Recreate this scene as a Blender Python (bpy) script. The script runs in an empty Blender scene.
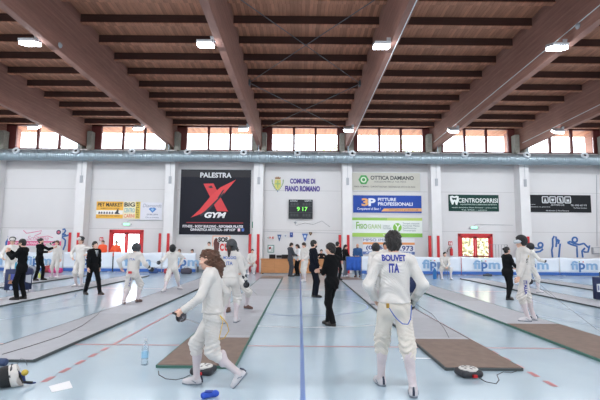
import bpy, bmesh, math, random
import numpy as np
from mathutils import Matrix, Vector
from mathutils.bvhtree import BVHTree

random.seed(7)
rng = np.random.default_rng(7)
SC = bpy.context.scene
COL = SC.collection
PI = math.pi
def R(d): return math.radians(d)

# ------------------------------------------------------------------ camera, world, light, exposure
FPX = 440.0                       # focal length in pixels of the 600 x 400 frame
CAM_Z = 1.63
cam = bpy.data.cameras.new('camera'); cam_ob = bpy.data.objects.new('camera', cam); COL.objects.link(cam_ob)
cam.sensor_width = 36.0; cam.lens = FPX / 600.0 * 36.0
cam.clip_start = 0.05; cam.clip_end = 400
CAM_M = Matrix.Rotation(R(90 + 5.84), 3, 'X') @ Matrix.Rotation(R(0.5), 3, 'Z')
cam_ob.matrix_world = Matrix.Translation((0, 0, CAM_Z)) @ CAM_M.to_4x4()
SC.camera = cam_ob

world = bpy.data.worlds.new('sky'); SC.world = world; world.use_nodes = True
wn = world.node_tree
bg = wn.nodes['Background']; bg.inputs['Color'].default_value = (0.86, 0.93, 1.0, 1); bg.inputs['Strength'].default_value = 9.0

SC.view_settings.view_transform = 'Standard'; SC.view_settings.look = 'None'
SC.view_settings.gamma = 1.0; SC.view_settings.use_curve_mapping = False
SC.view_settings.exposure = -0.15
SC.cycles.use_denoising = True
SC.cycles.max_bounces = 6; SC.cycles.diffuse_bounces = 4; SC.cycles.glossy_bounces = 3
SC.cycles.transparent_max_bounces = 8; SC.cycles.sample_clamp_indirect = 6.0

def area_light(name, loc, rot, sx, sy, power, color=(1, 1, 1), spread=180):
    l = bpy.data.lights.new(name, 'AREA'); l.shape = 'RECTANGLE'; l.size = sx; l.size_y = sy
    l.energy = power; l.color = color; l.spread = R(spread)
    o = bpy.data.objects.new(name, l); COL.objects.link(o); o.location = loc; o.rotation_euler = rot
    return o
# unseen area lights added as ambient fill, before the windowless rear and end walls
area_light('ambient_fill_rear', (0, -6.6, 6.3), (R(78), 0, 0), 40, 5.0, 1200, (0.93, 0.97, 1.0))
area_light('ambient_fill_left', (-20.9, 9, 6.0), (0, R(-80), 0), 4.5, 26, 500, (0.93, 0.97, 1.0))
area_light('ambient_fill_right', (20.9, 9, 6.0), (0, R(80), 0), 4.5, 26, 500, (0.93, 0.97, 1.0))
sun = bpy.data.lights.new('sun', 'SUN'); sun.energy = 4.0; sun.angle = R(1.0); sun.color = (1.0, 0.95, 0.86)
sun_ob = bpy.data.objects.new('sun', sun); COL.objects.link(sun_ob); sun_ob.rotation_euler = Vector((0.25, 0.6, -0.8)).to_track_quat('-Z', 'Y').to_euler()
LAMP_NEAR_WALL = 112.0
LAMP_HALL = 180.0

# ------------------------------------------------------------------ pixel helpers (where a sight line meets a real plane)
def ray(px, py):
    return (CAM_M @ Vector(((px - 300) / FPX, -(py - 200) / FPX, -1))).normalized()
def floor_at(px, py, z=0.0):
    d = ray(px, py); t = (z - CAM_Z) / d.z
    return Vector((d.x * t, d.y * t, z))
def plane_at(px, py, Y):
    d = ray(px, py); t = Y / d.y
    return Vector((d.x * t, Y, CAM_Z + d.z * t))

# ------------------------------------------------------------------ materials
def lin(c):
    out = []
    for v in c[:3]:
        v = v / 255.0
        out.append(v / 12.92 if v <= 0.04045 else ((v + 0.055) / 1.055) ** 2.4)
    return (*out, 1.0)
_m = {}
def mat(name, rgb, rough=0.6, metal=0.0, var=0.0, vscale=8.0, bump=0.0, bscale=60.0, emit=None, estr=0.0, spec=0.5, sheen=0.0):
    if name in _m: return _m[name]
    m = bpy.data.materials.new(name); m.use_nodes = True; _m[name] = m
    nt = m.node_tree; b = nt.nodes['Principled BSDF']
    c = lin(rgb)
    b.inputs['Base Color'].default_value = c
    b.inputs['Roughness'].default_value = rough; b.inputs['Metallic'].default_value = metal
    b.inputs['Specular IOR Level'].default_value = spec
    if sheen: b.inputs['Sheen Weight'].default_value = sheen
    if emit is not None:
        b.inputs['Emission Color'].default_value = lin(emit); b.inputs['Emission Strength'].default_value = estr
    if var or bump:
        tc = nt.nodes.new('ShaderNodeTexCoord')
    if var:
        n = nt.nodes.new('ShaderNodeTexNoise'); n.inputs['Scale'].default_value = vscale; n.inputs['Detail'].default_value = 4
        nt.links.new(tc.outputs['Object'], n.inputs['Vector'])
        r = nt.nodes.new('ShaderNodeMapRange'); r.inputs['From Min'].default_value = 0.3; r.inputs['From Max'].default_value = 0.7
        r.inputs['To Min'].default_value = 1 - var; r.inputs['To Max'].default_value = 1 + var
        nt.links.new(n.outputs['Fac'], r.inputs['Value'])
        mx = nt.nodes.new('ShaderNodeVectorMath'); mx.operation = 'SCALE'; mx.inputs[0].default_value = c[:3]
        nt.links.new(r.outputs['Result'], mx.inputs['Scale']); nt.links.new(mx.outputs['Vector'], b.inputs['Base Color'])
    if bump:
        n2 = nt.nodes.new('ShaderNodeTexNoise'); n2.inputs['Scale'].default_value = bscale; n2.inputs['Detail'].default_value = 3
        nt.links.new(tc.outputs['Object'], n2.inputs['Vector'])
        bp = nt.nodes.new('ShaderNodeBump'); bp.inputs['Strength'].default_value = bump; bp.inputs['Distance'].default_value = 0.02
        nt.links.new(n2.outputs['Fac'], bp.inputs['Height']); nt.links.new(bp.outputs['Normal'], b.inputs['Normal'])
    return m

def math_node(nt, op, a, b=None, clamp=False):
    n = nt.nodes.new('ShaderNodeMath'); n.operation = op; n.use_clamp = clamp
    for i, v in enumerate((a, b)):
        if v is None: continue
        if isinstance(v, (int, float)): n.inputs[i].default_value = v
        else: nt.links.new(v, n.inputs[i])
    return n.outputs[0]

def plank_mat(name, rgb, axis, width, groove=0.05, var=0.22, rough=0.7, grain=(1, 1, 1), dark=0.45):
    """boards side by side along one object axis, each of its own tone, with a dark joint"""
    m = bpy.data.materials.new(name); m.use_nodes = True; nt = m.node_tree; b = nt.nodes['Principled BSDF']
    b.inputs['Roughness'].default_value = rough; b.inputs['Specular IOR Level'].default_value = 0.25
    tc = nt.nodes.new('ShaderNodeTexCoord'); sp = nt.nodes.new('ShaderNodeSeparateXYZ'); nt.links.new(tc.outputs['Object'], sp.inputs[0])
    u = math_node(nt, 'DIVIDE', sp.outputs[axis], width)
    fl = math_node(nt, 'FLOOR', u); fr = math_node(nt, 'FRACT', u)
    wnz = nt.nodes.new('ShaderNodeTexWhiteNoise'); wnz.noise_dimensions = '1D'; nt.links.new(fl, wnz.inputs['W'])
    tone = math_node(nt, 'ADD', math_node(nt, 'MULTIPLY', wnz.outputs['Value'], 2 * var), 1 - var)
    mp = nt.nodes.new('ShaderNodeMapping'); mp.inputs['Scale'].default_value = grain; nt.links.new(tc.outputs['Object'], mp.inputs['Vector'])
    nz = nt.nodes.new('ShaderNodeTexNoise'); nz.inputs['Scale'].default_value = 3.0; nz.inputs['Detail'].default_value = 5; nt.links.new(mp.outputs[0], nz.inputs['Vector'])
    g = math_node(nt, 'ADD', math_node(nt, 'MULTIPLY', nz.outputs['Fac'], 0.6), 0.7)
    jn = math_node(nt, 'GREATER_THAN', fr, groove)
    jm = math_node(nt, 'ADD', math_node(nt, 'MULTIPLY', jn, 1 - dark), dark)
    k = math_node(nt, 'MULTIPLY', math_node(nt, 'MULTIPLY', tone, g), jm)
    vm = nt.nodes.new('ShaderNodeVectorMath'); vm.operation = 'SCALE'; vm.inputs[0].default_value = lin(rgb)[:3]; nt.links.new(k, vm.inputs['Scale'])
    nt.links.new(vm.outputs['Vector'], b.inputs['Base Color'])
    return m

def glass_mat(name, tint=(1, 1, 1), gloss=0.08):
    m = bpy.data.materials.new(name); m.use_nodes = True; nt = m.node_tree; nt.nodes.clear()
    out = nt.nodes.new('ShaderNodeOutputMaterial'); mx = nt.nodes.new('ShaderNodeMixShader')
    tr = nt.nodes.new('ShaderNodeBsdfTransparent'); tr.inputs[0].default_value = (*tint, 1)
    gl = nt.nodes.new('ShaderNodeBsdfGlossy'); gl.inputs['Roughness'].default_value = 0.02
    fr = nt.nodes.new('ShaderNodeFresnel'); fr.inputs['IOR'].default_value = 1.45
    nt.links.new(fr.outputs[0], mx.inputs[0]); nt.links.new(tr.outputs[0], mx.inputs[1]); nt.links.new(gl.outputs[0], mx.inputs[2])
    nt.links.new(mx.outputs[0], out.inputs[0]); return m

# ------------------------------------------------------------------ mesh helpers
class MB:
    def __init__(self): self.v = []; self.f = []
    def add(self, vs, fs):
        n = len(self.v); self.v += [tuple(p) for p in vs]; self.f += [tuple(i + n for i in q) for q in fs]; return self
    def box(self, c, s, M=None):
        x, y, z = s[0] / 2, s[1] / 2, s[2] / 2
        vs = [Vector((a * x, b * y, d * z)) for d in (-1, 1) for b in (-1, 1) for a in (-1, 1)]
        if M is not None: vs = [M @ v for v in vs]
        vs = [v + Vector(c) for v in vs]
        return self.add(vs, [(0, 2, 3, 1), (4, 5, 7, 6), (0, 1, 5, 4), (2, 6, 7, 3), (0, 4, 6, 2), (1, 3, 7, 5)])
    def lohi(self, lo, hi):
        return self.box([(a + b) / 2 for a, b in zip(lo, hi)], [abs(b - a) for a, b in zip(lo, hi)])
    def tube(self, pts, r, n=8, closed_caps=True):
        pts = [Vector(p) for p in pts]; rs = r if isinstance(r, (list, tuple)) else [r] * len(pts)
        rings = []; up = None
        for i, p in enumerate(pts):
            d = (pts[min(i + 1, len(pts) - 1)] - pts[max(i - 1, 0)]).normalized()
            if up is None: up = Vector((0, 0, 1)) if abs(d.z) < 0.9 else Vector((1, 0, 0))
            a = d.cross(up).normalized(); b = a.cross(d).normalized(); up = b
            rings.append([p + (a * math.cos(2 * PI * k / n) + b * math.sin(2 * PI * k / n)) * rs[i] for k in range(n)])
        vs = [v for r_ in rings for v in r_]; fs = []
        for i in range(len(pts) - 1):
            for k in range(n):
                fs.append((i * n + k, i * n + (k + 1) % n, (i + 1) * n + (k + 1) % n, (i + 1) * n + k))
        if closed_caps:
            fs.append(tuple(range(n - 1, -1, -1))); fs.append(tuple((len(pts) - 1) * n + k for k in range(n)))
        return self.add(vs, fs)
    def lathe(self, prof, c=(0, 0, 0), n=20, M=None):
        vs = []; fs = []
        for (r, z) in prof:
            for k in range(n):
                v = Vector((r * math.cos(2 * PI * k / n), r * math.sin(2 * PI * k / n), z))
                if M is not None: v = M @ v
                vs.append(v + Vector(c))
        for i in range(len(prof) - 1):
            for k in range(n):
                fs.append((i * n + k, i * n + (k + 1) % n, (i + 1) * n + (k + 1) % n, (i + 1) * n + k))
        fs.append(tuple(range(n - 1, -1, -1))); fs.append(tuple((len(prof) - 1) * n + k for k in range(n)))
        return self.add(vs, fs)
    def prism(self, poly, y0, y1):
        """outline in x, z pulled from y0 to y1"""
        n = len(poly); vs = [(p[0], y0, p[1]) for p in poly] + [(p[0], y1, p[1]) for p in poly]
        fs = [tuple(range(n)), tuple(range(2 * n - 1, n - 1, -1))] + [(i, i + n, (i + 1) % n + n, (i + 1) % n) for i in range(n)]
        return self.add(vs, fs)
    def build(self, name, m, parent=None, loc=(0, 0, 0), smooth=False, bevel=0.0, rot=None):
        me = bpy.data.meshes.new(name); me.from_pydata(self.v, [], self.f); me.update()
        bm = bmesh.new(); bm.from_mesh(me); bmesh.ops.recalc_face_normals(bm, faces=bm.faces); bm.to_mesh(me); bm.free()
        if m is not None: me.materials.append(m)
        if smooth: me.polygons.foreach_set('use_smooth', [True] * len(me.polygons))
        o = bpy.data.objects.new(name, me); COL.objects.link(o); o.location = loc
        if rot is not None: o.rotation_euler = rot
        if parent is not None: o.parent = parent
        if smooth:
            md = o.modifiers.new('edges', 'EDGE_SPLIT'); md.split_angle = R(40)
        if bevel:
            md = o.modifiers.new('bevel', 'BEVEL'); md.width = bevel; md.segments = 2; md.limit_method = 'ANGLE'
        return o

def tag(o, label=None, cat=None, group=None, kind=None):
    if label: o['label'] = label
    if cat: o['category'] = cat
    if group: o['group'] = group
    if kind: o['kind'] = kind
    return o
def struct(o): o['kind'] = 'structure'; return o
def empty(name, loc, rz=0.0):
    o = bpy.data.objects.new(name, None); COL.objects.link(o); o.location = loc; o.rotation_euler = (0, 0, rz); o.empty_display_size = 0.1
    return o
def copy_tree(o, parent=None):
    c = o.copy(); COL.objects.link(c)
    if parent is not None: c.parent = parent
    for ch in list(o.children): copy_tree(ch, c)
    return c

# ------------------------------------------------------------------ lettering
def text_verts(s, w, h, bold=0.0, shear=0.0, align_h=True):
    """triangles of a line of text fitted into the box (0,0)-(w,h)"""
    cu = bpy.data.curves.new('t', 'FONT'); cu.body = s; cu.size = 1.0; cu.offset = bold; cu.shear = shear; cu.resolution_u = 3
    ob = bpy.data.objects.new('t', cu); COL.objects.link(ob)
    dg = bpy.context.evaluated_depsgraph_get(); dg.update()
    me = bpy.data.meshes.new_from_object(ob.evaluated_get(dg))
    n = len(me.vertices); co = np.empty(n * 3); me.vertices.foreach_get('co', co); co = co.reshape(-1, 3)[:, :2]
    fs = [tuple(p.vertices) for p in me.polygons]
    bpy.data.objects.remove(ob); bpy.data.curves.remove(cu); bpy.data.meshes.remove(me)
    lo = co.min(0); hi = co.max(0)
    co = (co - lo) / np.maximum(hi - lo, 1e-6) * np.array([w, h])
    return co, fs
def put_text(parent, s, u0, v0, w, h, m, y=-0.006, bold=0.02, shear=0.0, name='lettering'):
    """flat lettering in the parent's x-z plane, lower left corner (u0, v0)"""
    co, fs = text_verts(s, w, h, bold, shear)
    mb = MB(); mb.add([(u0 + c[0], y, v0 + c[1]) for c in co], fs)
    me = bpy.data.meshes.new(name); me.from_pydata(mb.v, [], mb.f); me.materials.append(m)
    o = bpy.data.objects.new(name, me); COL.objects.link(o); o.parent = parent
    return o
# ------------------------------------------------------------------ the hall
Y_WALL = 26.9; Y_REAR = -7.0; X_SIDE = 21.5
BAY = 5.33
BX = [-2.50 + BAY * k for k in range(-3, 5)]          # beam and pillar axes
WHERE = ['at the far left', 'left of the yellow banner', 'left of the red X banner', 'right of the red X banner', 'right of the scoreboard',
         'right of the stacked signs', 'right of the green banner', 'at the far right']
def z_top(y): return 9.08 + 0.043 * (26.5 - y)
def z_bot(y): return 7.50 + 0.018 * (26.5 - y)

# floor: glossy pale blue sports resin
fm = bpy.data.materials.new('sports_resin'); fm.use_nodes = True
nt = fm.node_tree; b = nt.nodes['Principled BSDF']
tc = nt.nodes.new('ShaderNodeTexCoord')
n1 = nt.nodes.new('ShaderNodeTexNoise'); n1.inputs['Scale'].default_value = 0.5; n1.inputs['Detail'].default_value = 5; nt.links.new(tc.outputs['Object'], n1.inputs['Vector'])
cr = nt.nodes.new('ShaderNodeValToRGB'); cr.color_ramp.elements[0].position = 0.3; cr.color_ramp.elements[1].position = 0.75
cr.color_ramp.elements[0].color = lin((168, 188, 202)); cr.color_ramp.elements[1].color = lin((180, 200, 212))
nt.links.new(n1.outputs['Fac'], cr.inputs['Fac']); nt.links.new(cr.outputs['Color'], b.inputs['Base Color'])
n2 = nt.nodes.new('ShaderNodeTexNoise'); n2.inputs['Scale'].default_value = 3.0; n2.inputs['Detail'].default_value = 6; nt.links.new(tc.outputs['Object'], n2.inputs['Vector'])
mr = nt.nodes.new('ShaderNodeMapRange'); mr.inputs['To Min'].default_value = 0.10; mr.inputs['To Max'].default_value = 0.24
nt.links.new(n2.outputs['Fac'], mr.inputs['Value']); nt.links.new(mr.outputs['Result'], b.inputs['Roughness'])
b.inputs['Specular IOR Level'].default_value = 0.55
struct(MB().lohi((-X_SIDE, Y_REAR, -0.1), (X_SIDE, Y_WALL + 0.25, 0)).build('floor', fm))

# walls: white precast panels with thin horizontal joints
def panel_wall_mat():
    m = bpy.data.materials.new('precast_panel'); m.use_nodes = True; nt = m.node_tree; b = nt.nodes['Principled BSDF']
    b.inputs['Roughness'].default_value = 0.75; b.inputs['Specular IOR Level'].default_value = 0.3
    tc = nt.nodes.new('ShaderNodeTexCoord'); sp = nt.nodes.new('ShaderNodeSeparateXYZ'); nt.links.new(tc.outputs['Object'], sp.inputs[0])
    fr = math_node(nt, 'FRACT', math_node(nt, 'DIVIDE', math_node(nt, 'SUBTRACT', sp.outputs[2], 0.1), 2.42))
    j = math_node(nt, 'ADD', math_node(nt, 'MULTIPLY', math_node(nt, 'GREATER_THAN', fr, 0.010), 0.28), 0.72)
    nz = nt.nodes.new('ShaderNodeTexNoise'); nz.inputs['Scale'].default_value = 0.8; nz.inputs['Detail'].default_value = 5; nt.links.new(tc.outputs['Object'], nz.inputs['Vector'])
    k = math_node(nt, 'MULTIPLY', j, math_node(nt, 'ADD', math_node(nt, 'MULTIPLY', nz.outputs['Fac'], 0.08), 0.96))
    vm = nt.nodes.new('ShaderNodeVectorMath'); vm.operation = 'SCALE'; vm.inputs[0].default_value = lin((215, 214, 215))[:3]; nt.links.new(k, vm.inputs['Scale'])
    nt.links.new(vm.outputs['Vector'], b.inputs['Base Color']); return m
M_WALL = panel_wall_mat()
M_WHITE = mat('white_plaster', (220, 219, 220), 0.75, var=0.03, vscale=2)
D1 = (plane_at(110, 232, Y_WALL).x, plane_at(143.5, 232, Y_WALL).x, plane_at(126, 230, Y_WALL).z)
D2 = (plane_at(458, 234, Y_WALL).x, plane_at(492, 234, Y_WALL).x, plane_at(475, 234, Y_WALL).z)
WIN_Z0, WIN_Z1 = 7.42, 9.05
w = MB()
t = 0.25
xs = [-X_SIDE, D1[0], D1[1], D2[0], D2[1], X_SIDE]
for i in (0, 2, 4): w.lohi((xs[i], Y_WALL, 0), (xs[i + 1], Y_WALL + t, WIN_Z0))
w.lohi((D1[0], Y_WALL, D1[2]), (D1[1], Y_WALL + t, WIN_Z0)); w.lohi((D2[0], Y_WALL, D2[2]), (D2[1], Y_WALL + t, WIN_Z0))
struct(w.build('wall_back', M_WALL))
struct(MB().lohi((-X_SIDE - 0.25, Y_REAR, 0), (-X_SIDE, Y_WALL, 9.0)).build('wall_left', M_WALL))
struct(MB().lohi((X_SIDE, Y_REAR, 0), (X_SIDE + 0.25, Y_WALL, 9.0)).build('wall_right', M_WALL))
struct(MB().lohi((-X_SIDE, Y_REAR - 0.25, 0), (X_SIDE, Y_REAR, 9.0)).build('wall_front', M_WALL))

# ceiling deck of narrow boards, sloping gently down to the back wall and out into an eave
M_DECK = plank_mat('ceiling_boards', (178, 126, 102), 0, 0.13, grain=(4, 0.6, 1))
M_PURL = plank_mat('purlin_wood', (84, 58, 52), 2, 0.11, groove=0.03, grain=(0.4, 4, 4), dark=0.7)
M_GLU = plank_mat('glulam_wood', (160, 120, 108), 2, 0.085, groove=0.06, var=0.10, grain=(2, 0.5, 5), dark=0.78)
YE = Y_WALL + 2.0
c = MB()
c.add([(x, y, z_top(y) + dz) for dz in (0, 0.12) for y in (Y_REAR - 0.3, YE) for x in (-X_SIDE - 0.3, X_SIDE + 0.3)],
      [(0, 1, 3, 2), (4, 6, 7, 5), (0, 4, 5, 1), (2, 3, 7, 6), (0, 2, 6, 4), (1, 5, 7, 3)])
struct(c.build('ceiling', M_DECK))
y = 26.0
while y > Y_REAR:
    zt = z_top(y)
    p = MB().box((0, 0, -0.14), (2 * X_SIDE, 0.16, 0.30))
    po = struct(p.build('ceiling_purlin', M_PURL, loc=(0, y, zt)))
    MB().box((0, 0, -0.305), (2 * X_SIDE, 0.20, 0.03)).build('purlin_lit_edge', M_DECK, po)  # lighter strip added to paint the lit lower edge of the purlin
    y -= 1.41
for k, x in enumerate(BX):
    bb = MB()
    y0, y1 = Y_REAR, Y_WALL + 1.5
    vs = [(dx, yy, zz) for yy, (za, zb) in ((y0, (z_bot(y0), z_top(y0))), (y1, (z_bot(y1), z_top(y1)))) for zz in (za, zb) for dx in (-0.12, 0.12)]
    bb.add(vs, [(0, 1, 3, 2), (4, 6, 7, 5), (0, 4, 5, 1), (2, 3, 7, 6), (0, 2, 6, 4), (1, 5, 7, 3)])
    struct(bb.build('ceiling_beam', M_GLU, loc=(x, 0, 0), bevel=0.01))

# pillars with a fork that holds the beam end
M_CONC = mat('pale_concrete', (150, 150, 142), 0.85, var=0.12, vscale=9, bump=0.3, bscale=30)
for k, x in enumerate(BX):
    p = MB().lohi((-0.29, 0, 0), (0.29, 0.72, 7.3))
    o = struct(p.build('pillar', M_WHITE, loc=(x, Y_WALL - 0.72, 0), bevel=0.015))
    f = MB()
    f.lohi((-0.42, 0.12, 7.3), (-0.135, 0.60, 8.45)); f.lohi((0.135, 0.12, 7.3), (0.42, 0.60, 8.45))
    f.build('pillar_fork', M_CONC, o, bevel=0.02)

# clerestory windows, one per bay
M_RED = mat('oxblood_paint', (112, 52, 50), 0.5, var=0.05)
M_GLASS = glass_mat('window_glass')
for k in range(len(BX) - 1):
    x0, x1 = BX[k] + 0.12, BX[k + 1] - 0.12
    f = MB(); ya, yb = Y_WALL + 0.02, Y_WALL + 0.18
    za, zb = WIN_Z0, WIN_Z1
    f.lohi((x0, ya, za), (x1, yb, za + 0.08)); f.lohi((x0, ya, zb - 0.14), (x1, yb, zb + 0.10))
    f.lohi((x0, ya, za), (x0 + 0.62, yb, zb)); f.lohi((x1 - 0.42, ya, za), (x1, yb, zb))
    wi = (x1 - x0 - 1.04) / 3
    for j in (1, 2): f.lohi((x0 + 0.62 + wi * j - 0.07, ya, za), (x0 + 0.62 + wi * j + 0.07, yb, zb))
    o = struct(f.build('window_%d' % (k + 1), M_RED))
    for j in range(3):
        g = MB().lohi((x0 + 0.62 + wi * j, ya + 0.07, za + 0.08), (x0 + 0.62 + wi * (j + 1), ya + 0.085, zb - 0.14))
        g.build('pane', M_GLASS, o)

# red double doors
M_RED2 = mat('signal_red', (200, 40, 46), 0.4)
def door(name, D, steel):
    x0, x1, z = D
    f = MB(); ya, yb = Y_WALL - 0.05, Y_WALL + 0.15
    f.lohi((x0 - 0.02, ya, 0), (x0 + 0.14, yb, z + 0.02)); f.lohi((x1 - 0.14, ya, 0), (x1 + 0.02, yb, z + 0.02))
    f.lohi((x0, ya, z - 0.15), (x1, yb, z + 0.02))
    o = struct(f.build(name, M_RED2, bevel=0.01))
    xm = (x0 + x1) / 2
    for sgn, (a, bb) in ((-1, (x0 + 0.14, xm - 0.01)), (1, (xm + 0.01, x1 - 0.14))):
        l = MB(); l.lohi((a, Y_WALL, 0.02), (a + 0.10, Y_WALL + 0.06, z - 0.15)); l.lohi((bb - 0.10, Y_WALL, 0.02), (bb, Y_WALL + 0.06, z - 0.15))
        l.lohi((a, Y_WALL, 0.02), (bb, Y_WALL + 0.06, 0.30)); l.lohi((a, Y_WALL, z - 0.25), (bb, Y_WALL + 0.06, z - 0.15))
        if steel: l.lohi((a, Y_WALL, 1.0), (bb, Y_WALL + 0.06, 1.08))
        lo = l.build('door_leaf', M_RED2, o)
        MB().lohi((a + 0.1, Y_WALL + 0.02, 0.30), (bb - 0.1, Y_WALL + 0.03, z - 0.25)).build('door_glass', M_GLASS, lo)
        MB().lohi((a + 0.06, Y_WALL - 0.08, 1.0), (bb - 0.06, Y_WALL - 0.05, 1.04)).build('push_bar', mat('black_plastic', (24, 25, 28), 0.45), lo)
    return o
door('door_1', D1, False); door('door_2', D2, True)

# baseboard along the back wall
struct(MB().lohi((-X_SIDE, Y_WALL - 0.02, 0), (D1[0] - 0.03, Y_WALL, 0.10)).lohi((D1[1] + 0.03, Y_WALL - 0.02, 0), (D2[0] - 0.03, Y_WALL, 0.10))
       .lohi((D2[1] + 0.03, Y_WALL - 0.02, 0), (X_SIDE, Y_WALL, 0.10)).build('baseboard_back', mat('grey_skirting', (150, 158, 168), 0.6)))

# outside: paving, a hedge behind the doors, pale trees
struct(MB().lohi((-45, Y_WALL + 0.25, -0.15), (45, 70, -0.03)).build('ground', mat('pale_paving', (190, 186, 176), 0.9, var=0.1, vscale=3)))
M_LEAF = mat('dry_leaf', (216, 210, 176), 0.7, var=0.35, vscale=3)
M_LEAF2 = mat('tree_leaf', (150, 165, 110), 0.7, var=0.3, vscale=2)
M_BARK = mat('bark', (92, 76, 60), 0.9, var=0.2, vscale=20, bump=0.5)
def leaves(mb, n, cx, cy, cz, rx, ry, rz, s):
    for _ in range(n):
        while True:
            q = rng.uniform(-1, 1, 3)
            if q @ q < 1: break
        p = Vector((cx + q[0] * rx, cy + q[1] * ry, cz + q[2] * rz))
        a = Vector(rng.normal(size=3)).normalized(); bq = a.orthogonal().normalized(); ss = s * rng.uniform(0.6, 1.3)
        mb.add([p - a * ss, p + bq * ss * 0.45, p + a * ss, p - bq * ss * 0.45], [(0, 1, 2, 3)])
hb = MB(); leaves(hb, 9000, 15.6, 39.0, 1.8, 5.0, 1.2, 2.4, 0.2)
tag(hb.build('hedge', M_LEAF), 'sunlit yellow green hedge seen through the glass of the right red door', 'hedge', kind='stuff')
for (tx, ty, th, tr, lab) in ((3.5, 46, 12.5, 3.0, 'pale tree outside behind the clerestory right of the middle beams'), (12.5, 52, 14.5, 3.6, 'pale tree outside the clerestory above the green dental sign'),
                              (-2.5, 50, 12.6, 2.4, 'pale tree outside the clerestory above the scoreboard')):
    tr_o = empty('tree', (tx, ty, -0.03)); tag(tr_o, lab, 'tree', 'trees outside the hall')
    k = MB().tube([(0, 0, 0), (0.1, 0, th * 0.4), (0, 0.1, th * 0.85)], [0.28, 0.2, 0.07], 8)
    k.tube([(0.08, 0, th * 0.45), (tr * 0.5, 0.2, th * 0.72)], [0.12, 0.04], 6); k.tube([(0.08, 0, th * 0.5), (-tr * 0.5, -0.2, th * 0.75)], [0.12, 0.04], 6)
    k.build('trunk', M_BARK, tr_o)
    l = MB()
    for (ox, oy, oz, rr) in ((0, 0, 0.8, 1), (0.5, 0.1, 0.72, 0.7), (-0.5, -0.1, 0.74, 0.7), (0.1, 0.2, 0.62, 0.75)):
        leaves(l, 900, ox * tr, oy * tr, oz * th, tr * rr * 0.75, tr * rr * 0.7, th * 0.2 * rr, 0.2)
    l.build('crown', M_LEAF2, tr_o)

# ventilation duct with collars and jet nozzles
dm = bpy.data.materials.new('galvanised_spiral'); dm.use_nodes = True; nt = dm.node_tree; b = nt.nodes['Principled BSDF']
b.inputs['Base Color'].default_value = lin((150, 166, 175)); b.inputs['Metallic'].default_value = 0.55; b.inputs['Roughness'].default_value = 0.42
tc = nt.nodes.new('ShaderNodeTexCoord'); wv = nt.nodes.new('ShaderNodeTexWave'); wv.inputs['Scale'].default_value = 2.4; wv.inputs['Distortion'].default_value = 0.3
nt.links.new(tc.outputs['Object'], wv.inputs['Vector']); bp = nt.nodes.new('ShaderNodeBump'); bp.inputs['Strength'].default_value = 0.6; bp.inputs['Distance'].default_value = 0.03
nt.links.new(wv.outputs['Fac'], bp.inputs['Height']); nt.links.new(bp.outputs['Normal'], b.inputs['Normal'])
DY, DZ, DR = 25.72, 6.80, 0.32
MX = Matrix.Rotation(R(90), 3, 'Y')
duct = empty('ventilation_duct', (0, DY, DZ)); tag(duct, 'long round galvanised duct running the width of the back wall under the windows', 'duct')
MB().lathe([(DR, -X_SIDE), (DR, X_SIDE)], n=40, M=MX).build('duct_pipe', dm, duct, smooth=True)
M_COLL = mat('duct_steel', (150, 166, 176), 0.4, 0.6)
x = -21.0
while x < 21:
    MB().lathe([(DR, -0.05), (DR + 0.015, -0.04), (DR + 0.015, 0.04), (DR, 0.05)], n=32, M=MX, c=(x, 0, 0)).build('collar', M_COLL, duct, smooth=True); x += 2.72
M_NOZ = mat('white_nozzle', (205, 212, 218), 0.4)
for px in (-41, 15, 75, 131, 187, 243, 297, 352, 408, 465, 527, 585, 641):
    xx = (px - 300) * DY / FPX
    MN = Matrix.Rotation(R(90 - 28), 3, 'X')
    n_ = Vector((0, -math.cos(R(28)), math.sin(R(28))))
    nz = MB().lathe([(0.13, 0), (0.19, 0.05), (0.20, 0.16), (0.16, 0.20), (0.11, 0.17), (0.07, 0.10)], n=20, M=MN, c=Vector((xx, 0, 0)) + n_ * (DR - 0.02))
    o = nz.build('nozzle', M_NOZ, duct, smooth=True)
    MB().lathe([(0.07, 0.0), (0.075, 0.115)], n=16, M=MN, c=Vector((xx, 0, 0)) + n_ * (DR)).build('nozzle_mouth', mat('dark_hole', (30, 34, 38), 0.8), o)
hx = -18
MB_h = []
for hx in BX: MB().lohi((hx - 0.02, -0.02, DR), (hx + 0.02, 0.02, z_bot(DY) - DZ)).build('hanger', M_COLL, duct)

# hanging control boxes on the pillars, red corner guards
M_GREYBOX = mat('grey_plastic', (164, 168, 174), 0.5)
for k, x in enumerate(BX):
    cb = MB().lohi((-0.08, -0.06, -0.22), (0.08, 0, 0.22)).build('control_box', M_GREYBOX, loc=(x + 0.02, Y_WALL - 0.72, 5.45), bevel=0.01)
    tag(cb, 'small grey control box on the pillar ' + WHERE[k], 'control box', 'control boxes on the pillars')
    MB().tube([(0, -0.02, 0.22), (0, -0.02, 1.2)], 0.012, 6).build('cable', M_GREYBOX, cb)
    for s, nm in ((-1, 'left'), (1, 'right')):
        g = MB().lohi((-0.08, -0.03, 0), (0.08, 0.0, 2.25))
        if s < 0: g.lohi((-0.08, -0.03, 0), (-0.05, 0.1, 2.25))
        go = g.build('corner_guard', M_RED2, loc=(x - 0.2 + s * 0.245, Y_WALL - 0.735, 0), bevel=0.01)
        tag(go, 'red guard on the %s edge of the pillar %s' % (nm, WHERE[k]), 'corner guard', 'red corner guards on the pillars')

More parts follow.
